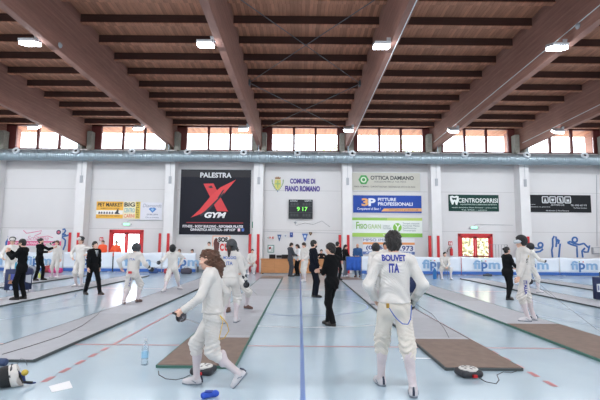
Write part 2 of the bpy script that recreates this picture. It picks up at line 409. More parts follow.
# LED flood lamps on the beams
M_HOUS = mat('lamp_housing', (190, 192, 196), 0.4, 0.3)
M_LED = mat('led_lens', (255, 255, 255), 0.3, emit=(240, 247, 255), estr=22.0)
def flood(k, y, power, tilt, lab):
    x = BX[k]; side = 1 if x > 0 else -1
    fx = x - 0.40
    root = empty('flood_lamp', (fx, y, z_bot(y) - 0.06)); root.rotation_euler = (R(tilt), 0, 0)
    tag(root, lab, 'lamp', 'flood lamps on the beams')
    MB().lohi((-0.24, -0.22, 0), (0.24, 0.22, 0.09)).build('housing', M_HOUS, root, bevel=0.015)
    MB().lohi((-0.22, -0.20, -0.10), (0.22, 0.20, 0.0)).build('lens', M_LED, root)
    MB().lohi((0.15, -0.02, 0.05), (0.30, 0.02, 0.22)).build('bracket', M_HOUS, root)
    l = bpy.data.lights.new('led', 'AREA'); l.shape = 'RECTANGLE'; l.size = 0.38; l.size_y = 0.28; l.energy = power; l.color = (0.94, 0.97, 1.0)
    lo = bpy.data.objects.new('led', l); COL.objects.link(lo); lo.parent = root; lo.location = (0, 0, -0.115)
ORD = ['first', 'second', 'third', 'fourth', 'fifth', 'sixth', 'seventh', 'eighth']
for k in range(8):
    flood(k, 21.9, LAMP_NEAR_WALL, 28, 'lamp near the windows above the pillar ' + WHERE[k])
for k in range(8):
    flood(k, 12.8, LAMP_HALL, 16, 'nearer lamp on the beam to the pillar ' + WHERE[k])
for k in range(8):
    flood(k, 3.2, LAMP_HALL, 8, 'overhead lamp on the beam to the pillar ' + WHERE[k])

# bracing cables between the two middle beams, conduits along the beams
M_STEEL = mat('steel_cable', (110, 116, 122), 0.4, 0.7)
xa, xb = BX[3] + 0.13, BX[4] - 0.13
for (ya, yb) in ((19.4, 26.4), (12.4, 19.4)):
    br = empty('bracing_cable', (0, ya, z_top(ya) - 0.42))
    tag(br, 'crossed steel bracing cables between the two middle beams, ' + ('set near the clerestory' if ya > 15 else 'set nearer the camera'), 'cable', 'roof bracing')
    for (p, q) in (((xa, 0), (xb, yb - ya)), ((xb, 0), (xa, yb - ya))):
        MB().tube([(p[0], p[1], 0), (q[0], q[1], z_top(yb) - z_top(ya))], 0.016, 6).build('cable', M_STEEL, br)
    for xx in (xa, xb):
        MB().lohi((xx - 0.06, -0.12, -0.12), (xx + 0.06, 0.12, 0.12)).build('node_plate', M_STEEL, br)
for k, dx, dz in ((4, 0.06, -0.015), (5, -0.135, 0.35), (6, -0.135, 0.35)):
    cd = MB().tube([(BX[k] + dx, yy, z_bot(yy) + dz) for yy in (Y_REAR + 0.1, 10, 26)], 0.016, 6).build('conduit', mat('white_cable', (225, 228, 230), 0.5))
    tag(cd, 'thin white conduit along the beam of the pillar ' + WHERE[k], 'conduit')
for k in (2, 5):
    sn = MB().lathe([(0.05, 0), (0.09, 0.02), (0.09, 0.05), (0.03, 0.10)], n=14, M=Matrix.Rotation(R(90 if k == 2 else -90), 3, 'Y')).build('detector', M_GREYBOX, loc=(BX[k] + (0.12 if k == 2 else -0.12), 13.43 if k == 2 else 12.16, 7.89 if k == 2 else 8.01), smooth=True)
    tag(sn, 'round detector on the beam to the pillar ' + WHERE[k], 'detector')

# ------------------------------------------------------------------ floor markings and pistes
def marking(poly, m, z=0.002):
    mb = MB(); n = len(poly); mb.add([(p[0], p[1], z) for p in poly], [tuple(range(n))])
    return struct(mb.build('floor_line', m))
M_LRED = mat('line_red', (186, 120, 124), 0.3); M_LBLUE = mat('line_blue', (92, 124, 184), 0.3); M_LWHITE = mat('line_white', (226, 232, 236), 0.3)
M_LNAVY = mat('line_slate', (120, 150, 182), 0.3)
def line(x0, y0, x1, y1, w_, m, z=0.002):
    d = Vector((x1 - x0, y1 - y0)).normalized(); n = Vector((-d.y, d.x)) * w_ / 2
    marking([(x0 + n.x, y0 + n.y), (x0 - n.x, y0 - n.y), (x1 - n.x, y1 - n.y), (x1 + n.x, y1 + n.y)], m, z)
def arc(cx, cy, r, a0, a1, w_, m, z=0.002, n=40):
    mb = MB(); vs = []; fs = []
    for i in range(n + 1):
        a = R(a0 + (a1 - a0) * i / n)
        vs += [(cx + math.cos(a) * (r - w_ / 2), cy + math.sin(a) * (r - w_ / 2), z), (cx + math.cos(a) * (r + w_ / 2), cy + math.sin(a) * (r + w_ / 2), z)]
    for i in range(n): fs.append((2 * i, 2 * i + 1, 2 * i + 3, 2 * i + 2))
    struct(mb.add(vs, fs).build('floor_line', m))
YS = 7.32
line(-9, YS, 9, YS, 0.05, M_LRED); line(-9, YS + 9, 9, YS + 9, 0.05, M_LRED)
for sx in (-1, 1):
    xl = sx * 3.01 + 0.01
    line(xl, YS, xl, YS + 9, 0.05, M_LRED, 0.003)
    for i in range(5): line(xl, YS - 0.20 - 0.385 * i, xl, YS - 0.42 - 0.385 * i, 0.075, M_LRED, 0.003)
line(0.05, 1, 0.05, 25.5, 0.055, M_LBLUE, 0.0025)
arc(0.05, 12.2, 1.8, 0, 360, 0.04, M_LBLUE)
arc(0.05, 12.8, 3.83, 254, 300, 0.05, M_LWHITE); line(1.5, 6.62, 1.93, 6.62, 0.04, M_LWHITE)
line(-6.5, 8.7, -5.7, 12.1, 0.05, M_LNAVY); arc(-9.0, 12.9, 2.3, -40, 40, 0.04, M_LNAVY)
line(5.63, 11.0, 6.4, 8.8, 0.04, M_LNAVY); line(7.15, 13.8, 6.85, 9.4, 0.04, M_LNAVY)
line(-14, 4.1, 14, 4.1, 0.04, mat('line_pale', (200, 218, 226), 0.3))

def piste_mat(name, rgb, step):
    m = bpy.data.materials.new(name); m.use_nodes = True; nt = m.node_tree; b = nt.nodes['Principled BSDF']
    b.inputs['Roughness'].default_value = 0.5; b.inputs['Specular IOR Level'].default_value = 0.3
    tc = nt.nodes.new('ShaderNodeTexCoord'); sp = nt.nodes.new('ShaderNodeSeparateXYZ'); nt.links.new(tc.outputs['Object'], sp.inputs[0])
    u = math_node(nt, 'DIVIDE', sp.outputs[1], step); fl = math_node(nt, 'FLOOR', u); fr = math_node(nt, 'FRACT', u)
    wz = nt.nodes.new('ShaderNodeTexWhiteNoise'); wz.noise_dimensions = '1D'; nt.links.new(fl, wz.inputs['W'])
    nz = nt.nodes.new('ShaderNodeTexNoise'); nz.inputs['Scale'].default_value = 6; nz.inputs['Detail'].default_value = 6; nt.links.new(tc.outputs['Object'], nz.inputs['Vector'])
    k = math_node(nt, 'MULTIPLY', math_node(nt, 'ADD', math_node(nt, 'MULTIPLY', wz.outputs['Value'], 0.16), 0.92), math_node(nt, 'ADD', math_node(nt, 'MULTIPLY', nz.outputs['Fac'], 0.24), 0.88))
    k = math_node(nt, 'MULTIPLY', k, math_node(nt, 'ADD', math_node(nt, 'MULTIPLY', math_node(nt, 'GREATER_THAN', fr, 0.012), 0.2), 0.8))
    vm = nt.nodes.new('ShaderNodeVectorMath'); vm.operation = 'SCALE'; vm.inputs[0].default_value = lin(rgb)[:3]; nt.links.new(k, vm.inputs['Scale'])
    nt.links.new(vm.outputs['Vector'], b.inputs['Base Color']); return m
M_PG = piste_mat('piste_grey', (174, 177, 184), 2.0); M_PB = mat('runoff_brown', (122, 104, 94), 0.6, var=0.14, vscale=7)
M_PE = mat('piste_edge', (74, 82, 84), 0.6); M_PGREEN = mat('edge_green', (72, 116, 104), 0.6)
def piste(x0, x1, y0, y1, near, far, lab, edge=M_PE):
    h = 0.035
    o = MB().lohi((-(x1 - x0) / 2, 0, 0), ((x1 - x0) / 2, y1 - y0, h)).build('fencing_piste', M_PG, loc=((x0 + x1) / 2, y0, 0.0045))
    tag(o, lab, 'fencing piste', 'fencing pistes on the hall floor')
    hw = (x1 - x0) / 2
    if near: MB().lohi((-hw + 0.005, -0.005, h), (hw - 0.005, near, h + 0.006)).build('run_off_mat', M_PB, o)
    if far: MB().lohi((-hw + 0.005, y1 - y0 - far, h), (hw - 0.005, y1 - y0, h + 0.006)).build('run_off_mat', M_PB, o)
    for s in (-1, 1):
        MB().lohi((s * hw - 0.012, -0.008, 0), (s * hw + 0.012, y1 - y0, h + 0.002)).build('edge_strip', edge, o)
    MB().lohi((-hw, -0.014, 0), (hw, 0.002, h - 0.004)).build('edge_strip', edge, o)
piste(-1.87, -0.84, 6.0, 22.6, 1.74, 1.6, 'grey fencing piste with brown near end behind the striding woman', M_PGREEN)
piste(1.94, 2.95, 6.0, 22.4, 1.76, 1.6, 'grey fencing piste with brown near end right of the fencer with a lettered back')
piste(-4.65, -3.62, 6.22, 22.4, 0, 0, 'all grey fencing piste under the two duelling fencers at left')
piste(-8.62, -7.56, 7.5, 22.4, 0, 0, 'grey fencing piste under the two suited men at left')
piste(-11.75, -10.6, 9.5, 22.4, 0, 0, 'grey fencing piste at far left behind the navy scoring table')
piste(4.32, 5.42, 5.2, 22.4, 4.15, 0, 'grey and brown fencing piste under the tall masked fencer at right', M_PGREEN)
piste(8.08, 9.05, 8.5, 22.4, 0, 0, 'grey fencing piste right of the dark-clothed woman')
piste(11.2, 12.25, 9.5, 22.4, 0, 0, 'grey fencing piste at far right before the blue athlete drawings')
# ------------------------------------------------------------------ people: one continuous body surface each, clothing over it
def nrm(v): v = np.asarray(v, float); return v / max(np.linalg.norm(v), 1e-9)
def rcap(a, b, ra, rb, k=0.02): return ('c', np.asarray(a, float), np.asarray(b, float), ra, rb, k)
def ell(c, r, F=None, k=0.02): return ('e', np.asarray(c, float), np.asarray(r, float), np.eye(3) if F is None else F, 0, k)
def rbox(c, r, F=None, rad=0.02, k=0.015): return ('b', np.asarray(c, float), np.asarray(r, float), np.eye(3) if F is None else F, rad, k)
def prim_bounds(p):
    if p[0] == 'c':
        m = max(p[3], p[4]); return np.minimum(p[1], p[2]) - m, np.maximum(p[1], p[2]) + m
    m = np.abs(p[3]).T @ p[2] if False else np.abs(p[3]) @ p[2]
    return p[1] - m, p[1] + m
def prim_eval(p, X, Y, Z):
    if p[0] == 'c':
        a, b, ra, rb = p[1:5]; ab = b - a; L = max(ab @ ab, 1e-9)
        dx, dy, dz = X - a[0], Y - a[1], Z - a[2]
        t = np.clip((dx * ab[0] + dy * ab[1] + dz * ab[2]) / L, 0, 1)
        return np.sqrt((dx - t * ab[0]) ** 2 + (dy - t * ab[1]) ** 2 + (dz - t * ab[2]) ** 2) - (ra + (rb - ra) * t)
    c, r, F = p[1], p[2], p[3]
    dx, dy, dz = X - c[0], Y - c[1], Z - c[2]
    q = [dx * F[0, i] + dy * F[1, i] + dz * F[2, i] for i in range(3)]
    if p[0] == 'e':
        k0 = np.sqrt(sum((q[i] / r[i]) ** 2 for i in range(3))); k1 = np.sqrt(sum((q[i] / r[i] ** 2) ** 2 for i in range(3)))
        return k0 * (k0 - 1) / np.maximum(k1, 1e-6)
    rad = p[4]; e = [np.abs(q[i]) - (r[i] - rad) for i in range(3)]
    return np.sqrt(sum(np.maximum(v, 0) ** 2 for v in e)) + np.minimum(np.maximum(np.maximum(e[0], e[1]), e[2]), 0) - rad

class Field:
    """a union of soft shapes sampled on a grid and skinned by surface nets"""
    def __init__(self, groups, h, kout=0.015, noise=None, cuts=()):
        # groups: list of (prims, clips); clips: list of (point, normal), kept side is against the normal
        lo = np.min([prim_bounds(p)[0] for g in groups for p in g[0]], axis=0) - 3 * h - 0.012
        hi = np.max([prim_bounds(p)[1] for g in groups for p in g[0]], axis=0) + 3 * h + 0.012
        n = np.ceil((hi - lo) / h).astype(int) + 1
        self.lo, self.h = lo, h
        ax = [lo[i] + h * np.arange(n[i]) for i in range(3)]
        Fd = np.full(n, 0.3, np.float32); first = True
        for prims, clips in groups:
            glo = np.min([prim_bounds(p)[0] for p in prims], axis=0) - 0.07; ghi = np.max([prim_bounds(p)[1] for p in prims], axis=0) + 0.07
            i0 = np.maximum(((glo - lo) / h).astype(int), 0); i1 = np.minimum(((ghi - lo) / h).astype(int) + 2, n)
            G = np.full(i1 - i0, 0.3, np.float32)
            for p in prims:
                plo, phi = prim_bounds(p); m = 0.05 + p[5]
                j0 = np.maximum(((plo - m - lo) / h).astype(int), i0); j1 = np.minimum(((phi + m - lo) / h).astype(int) + 2, i1)
                if np.any(j1 <= j0): continue
                X = ax[0][j0[0]:j1[0], None, None]; Y = ax[1][None, j0[1]:j1[1], None]; Z = ax[2][None, None, j0[2]:j1[2]]
                d = prim_eval(p, X, Y, Z)
                s = tuple(slice(j0[i] - i0[i], j1[i] - i0[i]) for i in range(3))
                g = G[s]; k = p[5]
                hh = np.clip(0.5 + 0.5 * (g - d) / k, 0, 1)
                G[s] = g + (d - g) * hh - k * hh * (1 - hh)
            if noise is not None or clips:
                X = ax[0][i0[0]:i1[0], None, None]; Y = ax[1][None, i0[1]:i1[1], None]; Z = ax[2][None, None, i0[2]:i1[2]]
            if noise is not None: G = G + noise(X, Y, Z).astype(np.float32)
            for (pt, nn) in clips:
                G = np.maximum(G, ((X - pt[0]) * nn[0] + (Y - pt[1]) * nn[1] + (Z - pt[2]) * nn[2]).astype(np.float32))
            s = tuple(slice(i0[i], i1[i]) for i in range(3)); f = Fd[s]; k = kout
            hh = np.clip(0.5 + 0.5 * (f - G) / k, 0, 1)
            Fd[s] = f + (G - f) * hh - k * hh * (1 - hh)
        for p in cuts:
            X = ax[0][:, None, None]; Y = ax[1][None, :, None]; Z = ax[2][None, None, :]
            if p[0] == 'plane': Fd = np.maximum(Fd, ((X - p[1][0]) * p[2][0] + (Y - p[1][1]) * p[2][1] + (Z - p[1][2]) * p[2][2]).astype(np.float32))
            else: Fd = np.maximum(Fd, -prim_eval(p, X, Y, Z).astype(np.float32))
        Fd[0] = Fd[-1] = 0.3; Fd[:, 0] = Fd[:, -1] = 0.3; Fd[:, :, 0] = Fd[:, :, -1] = 0.3
        self.F = Fd
    def mesh(self):
        F = self.F; ins = F < 0
        cnt = np.zeros(np.array(F.shape) - 1, np.int8); offs = [(a, b, c) for a in (0, 1) for b in (0, 1) for c in (0, 1)]
        for (a, b, c) in offs: cnt += ins[a:F.shape[0] - 1 + a, b:F.shape[1] - 1 + b, c:F.shape[2] - 1 + c]
        act = (cnt > 0) & (cnt < 8); idx = np.argwhere(act)
        ids = np.full(act.shape, -1, np.int32); ids[act] = np.arange(len(idx))
        val = {o: F[idx[:, 0] + o[0], idx[:, 1] + o[1], idx[:, 2] + o[2]] for o in offs}
        acc = np.zeros((len(idx), 3)); num = np.zeros(len(idx))
        for o in offs:
            for axn in range(3):
                if o[axn] == 0:
                    q = list(o); q[axn] = 1; q = tuple(q)
                    f0, f1 = val[o], val[q]; m = (f0 < 0) != (f1 < 0)
                    t = np.where(m, f0 / np.where(m, f0 - f1, 1), 0)
                    pos = np.tile(np.array(o, float), (len(idx), 1)); pos[:, axn] += t
                    acc[m] += pos[m]; num[m] += 1
        V = self.lo + self.h * (idx + acc / num[:, None])
        quads = []
        for axn in range(3):
            sl0 = [slice(1, -1)] * 3; sl1 = [slice(1, -1)] * 3; sl0[axn] = slice(0, -1); sl1[axn] = slice(1, None)
            a, b = ins[tuple(sl0)], ins[tuple(sl1)]; e = np.argwhere(a != b)
            if not len(e): continue
            flip = a[tuple(e.T)]
            base = e.copy(); u, w = [i for i in range(3) if i != axn]
            base[:, u] += 1; base[:, w] += 1
            def cid(du, dw):
                q = base.copy(); q[:, u] -= du; q[:, w] -= dw
                return ids[q[:, 0], q[:, 1], q[:, 2]]
            Q = np.stack([cid(1, 1), cid(0, 1), cid(0, 0), cid(1, 0)], 1)
            fl = flip if axn != 1 else ~flip
            Q[~fl] = Q[~fl][:, ::-1]
            quads.append(Q)
        Q = np.concatenate(quads); Q = Q[(Q >= 0).all(1)]
        return V, Q

def obj_from(V, Q, name, m, parent=None):
    me = bpy.data.meshes.new(name)
    me.vertices.add(len(V)); me.vertices.foreach_set('co', V.astype(np.float32).ravel())
    me.loops.add(Q.size); me.loops.foreach_set('vertex_index', Q.astype(np.int32).ravel())
    me.polygons.add(len(Q)); me.polygons.foreach_set('loop_start', np.arange(0, Q.size, 4, dtype=np.int32))
    me.polygons.foreach_set('use_smooth', np.ones(len(Q), bool))
    me.update(calc_edges=True); me.validate()
    me.materials.append(m)
    o = bpy.data.objects.new(name, me); COL.objects.link(o)
    if parent is not None: o.parent = parent
    return o
def soft(groups, name, m, parent, h, **kw):
    V, Q = Field(groups, h, **kw).mesh()
    return obj_from(V, Q, name, m, parent)

def ik(S, T, a, b, hint):
    S, T = np.asarray(S, float), np.asarray(T, float); d = T - S; L = np.linalg.norm(d)
    if L > (a + b) * 0.999: T = S + d / L * (a + b) * 0.999; d = T - S; L = np.linalg.norm(d)
    if L < abs(a - b) + 1e-3: L = abs(a - b) + 1e-3
    u = nrm(d); x = (a * a - b * b + L * L) / (2 * L); y = math.sqrt(max(a * a - x * x, 0))
    hv = np.asarray(hint, float); hv = nrm(hv - (hv @ u) * u)
    return S + u * x + hv * y, T
def rotm(axis, deg): return np.array(Matrix.Rotation(R(deg), 3, Vector(axis)))

SKIN = {'fair': mat('skin_fair', (226, 182, 160), 0.5, var=0.05, vscale=12), 'tan': mat('skin_tan', (204, 152, 126), 0.5, var=0.05, vscale=12)}
HAIRM = {'black': mat('hair_black', (26, 22, 22), 0.5, bump=0.6, bscale=90), 'dark': mat('hair_dark_brown', (48, 34, 28), 0.5, bump=0.6, bscale=90),
         'brown': mat('hair_brown', (92, 62, 46), 0.5, var=0.25, vscale=20, bump=0.6, bscale=90), 'grey': mat('hair_grey', (130, 122, 116), 0.6, bump=0.5, bscale=90)}
M_FENCE = mat('fencing_cotton', (213, 210, 206), 0.85, var=0.04, vscale=5, bump=0.25, bscale=120, sheen=0.2)
M_BREECH = mat('breeches_cotton', (218, 212, 202), 0.85, var=0.05, vscale=5, bump=0.3, bscale=100, sheen=0.2)
M_SOCK = mat('white_sock', (208, 198, 202), 0.9, bump=0.3, bscale=200)
M_SUIT = mat('black_suit', (16, 17, 20), 0.85, var=0.08, vscale=6, spec=0.15)
M_NAVYSUIT = mat('navy_suit', (18, 22, 33), 0.85, var=0.08, vscale=6, spec=0.15)
M_SHIRT = mat('white_shirt', (230, 232, 236), 0.8)
M_SHOEB = mat('black_shoe', (20, 18, 18), 0.35); M_SHOEW = mat('white_shoe', (200, 198, 202), 0.6, var=0.06, vscale=10)
M_HEEL = mat('heel_navy', (48, 56, 78), 0.7); M_SHOEBR = mat('brown_shoe', (92, 66, 58), 0.6); M_SOLE = mat('shoe_sole', (120, 130, 142), 0.7)
M_ORANGE = mat('rescue_orange', (236, 92, 52), 0.7); M_JEANS = mat('blue_jeans', (74, 88, 116), 0.85, var=0.12, vscale=10)
M_BLUES = mat('blue_sweater', (44, 86, 138), 0.85, var=0.06, vscale=8); M_BLACKJ = mat('black_jacket', (16, 17, 20), 0.8, spec=0.2)
M_MASKB = mat('mask_mesh_black', (24, 26, 30), 0.55, bump=0.6, bscale=240); M_MASKG = mat('mask_mesh_grey', (62, 66, 72), 0.5, bump=0.6, bscale=240); M_VISOR = mat('clear_visor', (206, 214, 222), 0.12)
M_EYEW = mat('eye_white', (226, 224, 220), 0.2); M_EYED = mat('iris_dark', (38, 28, 24), 0.2); M_LIP = mat('lips', (176, 104, 98), 0.45)
M_GLOVED = mat('glove_dark', (52, 54, 60), 0.7); M_GLOVEW = mat('glove_pale', (186, 188, 184), 0.8)
M_PADBLUE = mat('letter_blue', (44, 58, 150), 0.7); M_LETBLUE = mat('letter_mid_blue', (84, 116, 186), 0.7)
M_TIE = mat('grey_tie', (70, 78, 92), 0.6)

def hand_prims(W, d, thumb, left, curl, s, fat=1.0, grow=0.0):
    d = nrm(d); th = np.asarray(thumb, float); side = nrm(th - (th @ d) * d)
    pn = np.cross(d, side) * (1 if left else -1)
    P = []
    for j, (o, ln, kb) in enumerate(((0.030, 0.072, 0.088), (0.010, 0.082, 0.094), (-0.010, 0.076, 0.091), (-0.028, 0.058, 0.084))):
        r = (0.0095 if j < 3 else 0.0085) * s * fat + grow
        base = W + d * 0.012 * s + side * o * 0.55 * s; kn = W + d * kb * s + side * o * s
        P.append(rcap(base, kn, 0.016 * s + grow, 0.0125 * s + grow, 0.012))
        c1 = curl * 62 + j * 3; c2 = curl * 140 + j * 4; c3 = curl * 190
        def dirn(a): return d * math.cos(R(a)) + pn * math.sin(R(a))
        p1 = kn + dirn(c1) * ln * 0.48 * s; p2 = p1 + dirn(c2) * ln * 0.32 * s; p3 = p2 + dirn(c3) * ln * 0.24 * s
        P += [rcap(kn, p1, r * 1.1, r, 0.004), rcap(p1, p2, r, r * 0.92, 0.003), rcap(p2, p3, r * 0.92, r * 0.8, 0.003)]
    t0 = W + d * 0.025 * s + side * 0.022 * s + pn * 0.006 * s; t1 = t0 + (d * 0.55 + side * 0.75 + pn * 0.35 * curl) * 0.042 * s
    t2 = t1 + nrm(d * 0.8 + side * (0.35 - 0.5 * curl) + pn * 0.5 * curl) * 0.034 * s; t3 = t2 + nrm(d * 0.8 + side * (0.1 - 0.6 * curl) + pn * 0.7 * curl) * 0.026 * s
    P += [rcap(t0, t1, 0.015 * s + grow, 0.0115 * s + grow, 0.010), rcap(t1, t2, 0.0115 * s + grow, 0.010 * s + grow, 0.004), rcap(t2, t3, 0.010 * s + grow, 0.0085 * s + grow, 0.003)]
    return P, pn, side

def person(label, X, Y, heading, H, res=0.01, z=0.0, female=False, skin='fair', hair=('short', 'black'), top=('fence', None), legs=('breeches', None), shoes=None,
           glove='', mask=None, face=False, collar=None, group=None, curl=(0.45, 0.45), thumb_l=(0, 1, 0), thumb_r=(0, 1, 0), hd_l=None, hd_r=None, glasses=False, beard=False,
           bulk=1.0, **P):
    """stands at X, Y; heading turns about z (0 looks along +y, away from the camera); pose in metres of a 1.78 m figure"""
    s = H / 1.78
    g = dict(pz=0.95, px=0.0, py=0.0, lean=0, side=0, pyaw=0, twist=0, hyaw=0, hpitch=0, htilt=0, lf=(-0.11, 0, 0.085), rf=(0.11, 0, 0.085), lfy=8, rfy=8, lfp=0, rfp=0,
             lh=(-0.27, 0.04, 0.88), rh=(0.27, 0.04, 0.88), le=(-0.5, -1, 0), re=(0.5, -1, 0), lk=None, rk=None)
    g.update(P)
    v = lambda q: np.asarray(q, float) * s
    pel = v((g['px'], g['py'], g['pz']))
    Fp = rotm((0, 0, 1), g['pyaw'])
    Fs = rotm((0, 0, 1), g['pyaw']) @ rotm((0, 1, 0), g['side']) @ rotm((1, 0, 0), -g['lean'] * 0.75)
    Fc = rotm((0, 0, 1), g['pyaw'] + g['twist']) @ rotm((0, 1, 0), g['side'] * 1.2) @ rotm((1, 0, 0), -g['lean'])
    waist = pel + Fs @ v((0, 0.0, 0.20)); chest = waist + Fc @ v((0, 0.005, 0.18)); nk = waist + Fc @ v((0, -0.012, 0.345))
    shw = (0.165 if female else 0.185)
    SL = waist + Fc @ v((-shw, -0.005, 0.285)); SR = waist + Fc @ v((shw, -0.005, 0.285))
    Fh = Fc @ rotm((1, 0, 0), g['lean'] * 0.7) @ rotm((0, 0, 1), g['hyaw']) @ rotm((1, 0, 0), -g['hpitch']) @ rotm((0, 1, 0), g['htilt'])
    hd = nk + (Fc @ v((0, 0.012, 0.06)) + Fh @ v((0, 0.022, 0.095)))
    hw = 0.088
    HL = pel + Fp @ v((-hw, 0, -0.03)); HR = pel + Fp @ v((hw, 0, -0.03))
    fL, fR = v(g['lf']), v(g['rf'])
    toeL = rotm((0, 0, 1), g['lfy']) @ np.array([0, 1.0, 0]); toeR = rotm((0, 0, 1), -g['rfy']) @ np.array([0, 1.0, 0])
    if g['pyaw']: toeL, toeR = Fp @ toeL, Fp @ toeR
    kL, fL = ik(HL, fL, 0.43 * s, 0.425 * s, g['lk'] or (toeL + np.array([-0.12, 0, 0]))); kR, fR = ik(HR, fR, 0.43 * s, 0.425 * s, g['rk'] or (toeR + np.array([0.12, 0, 0])))
    eL, wL = ik(SL, v(g['lh']), 0.295 * s, 0.255 * s, g['le']); eR, wR = ik(SR, v(g['rh']), 0.295 * s, 0.255 * s, g['re'])
    dL = nrm(wL - eL) if hd_l is None else nrm(hd_l); dR = nrm(wR - eR) if hd_r is None else nrm(hd_r)
    fem = 0.9 if female else 1.0; bk = bulk
    hpL, pnL, _ = hand_prims(wL, dL, thumb_l, True, curl[0], s * 0.97 * (0.93 if female else 1), fat=1.0 if res < 0.008 else 1.2)
    hpR, pnR, _ = hand_prims(wR, dR, thumb_r, False, curl[1], s * 0.97 * (0.93 if female else 1), fat=1.0 if res < 0.008 else 1.2)
    def A(*q): return [x * s for x in q]
    # --- body
    def torso(gr=0.0, k=0.04):
        return [ell(pel + Fp @ v((0, 0, -0.01)), A(*(np.array([0.168 if female else 0.158, 0.112, 0.125]) * bk + gr / s)), Fp, k),
                ell(waist + Fs @ v((0, 0, 0.0)), A(*(np.array([0.122 if female else 0.142, 0.094, 0.17]) * bk + gr / s)), Fs, k),
                ell(chest, A(*(np.array([0.142 * 1 if female else 0.165, 0.108, 0.175]) * bk + gr / s)), Fc, k),
                rcap(SL + (nk - SL) * 0.15, SR + (nk - SR) * 0.15, (0.058 * fem) * s + gr, (0.058 * fem) * s + gr, k)] + \
               [rcap(S_ + (nk - S_) * 0.2, nk + Fc @ v((0, 0, -0.005)), 0.045 * s + gr, 0.052 * s * fem + gr, k) for S_ in (SL, SR)] + \
               ([ell(chest + Fc @ v((sx * 0.06, 0.070, 0.01)), A(0.056 + gr, 0.045 + gr, 0.06 + gr), Fc, 0.04) for sx in (-1, 1)] if female else [])
    def head_pr():
        q = lambda x, y_, z_: hd + Fh @ v((x, y_, z_))
        pr = [ell(q(0, -0.012, 0.038), A(0.074, 0.094, 0.084), Fh, 0.02), ell(q(0, 0.026, -0.022), A(0.060, 0.066, 0.088), Fh, 0.03),
              ell(q(0, 0.064, -0.088), A(0.030, 0.026, 0.022), Fh, 0.02), rcap(q(0, 0.086, 0.012), q(0, 0.108, -0.022), 0.008 * s, 0.012 * s, 0.012),
              ell(q(0, 0.086, -0.055), A(0.022, 0.012, 0.010), Fh, 0.008), rcap(q(-0.036, 0.076, 0.03), q(0.036, 0.076, 0.03), 0.011 * s, 0.011 * s, 0.014)]
        for sx in (-1, 1):
            pr.append(ell(q(sx * 0.076, -0.008, -0.005), A(0.010, 0.020, 0.032), Fh, 0.008))
            pr.append(ell(q(sx * 0.040, 0.066, -0.018), A(0.024, 0.022, 0.02), Fh, 0.02))
        pr.append(rcap(nk - Fc @ v((0, 0, 0.03)), hd + Fh @ v((0, -0.015, -0.045)), 0.056 * s * fem, 0.050 * s * fem, 0.03))
        return pr
    legL = [rcap(HL, kL, 0.082 * s * bk, 0.054 * s, 0.03), rcap(kL, fL, 0.050 * s, 0.030 * s, 0.02), ell(kL + (fL - kL) * 0.3 - toeL * 0.014 * s, A(0.045, 0.045, 0.1), None, 0.03)]
    legR = [rcap(HR, kR, 0.082 * s * bk, 0.054 * s, 0.03), rcap(kR, fR, 0.050 * s, 0.030 * s, 0.02), ell(kR + (fR - kR) * 0.3 - toeR * 0.014 * s, A(0.045, 0.045, 0.1), None, 0.03)]
    def foot_frame(f, toe, pitch):
        sidev = np.cross(toe, (0, 0, 1.0)); Mx = np.array(Matrix.Rotation(R(-pitch), 3, Vector(sidev)))
        t = Mx @ toe; up = np.cross(sidev, t); return np.stack([sidev, t, up], 1)
    FL, FR = foot_frame(fL, toeL, g['lfp']), foot_frame(fR, toeR, g['rfp'])
    def foot(f, F, gr=0.0):
        q = lambda x, y_, z_: f + F @ v((x, y_, z_))
        return [rcap(q(0, -0.025, -0.042), q(0, 0.10, -0.052), 0.036 * s + gr, 0.036 * s + gr, 0.02), rcap(q(0.008, 0.10, -0.055), q(0.008, 0.155, -0.058), 0.036 * s + gr, 0.026 * s + gr, 0.02),
                rcap(q(0, -0.004, 0.02), q(0, 0.06, -0.04), 0.030 * s + gr, 0.034 * s + gr, 0.02)]
    armL = [rcap(SL, eL, 0.050 * s * fem, 0.040 * s * fem, 0.025), rcap(eL, wL, 0.042 * s * fem, 0.027 * s * fem, 0.02)]
    armR = [rcap(SR, eR, 0.050 * s * fem, 0.040 * s * fem, 0.025), rcap(eR, wR, 0.042 * s * fem, 0.027 * s * fem, 0.02)]
    body = soft([(torso() + head_pr(), []), (armL + hpL, []), (armR + hpR, []), (legL + foot(fL, FL), []), (legR + foot(fR, FR), [])], 'person', SKIN[skin], None, res, kout=0.02)
    body.location = (X, Y, z); body.rotation_euler = (0, 0, R(heading)); tag(body, label, 'person', group)
    out = {'body': body, 'wL': wL, 'wR': wR, 'dL': dL, 'dR': dR, 'pnL': pnL, 'pnR': pnR, 'pel': pel, 'waist': waist, 'chest': chest, 'Fc': Fc, 'hd': hd, 'Fh': Fh, 'nk': nk, 's': s, 'kL': kL, 'kR': kR, 'HL': HL, 'HR': HR, 'fL': fL, 'fR': fR}
    cres = max(res, 0.007)
    ph = rng.uniform(0, 6, 4)
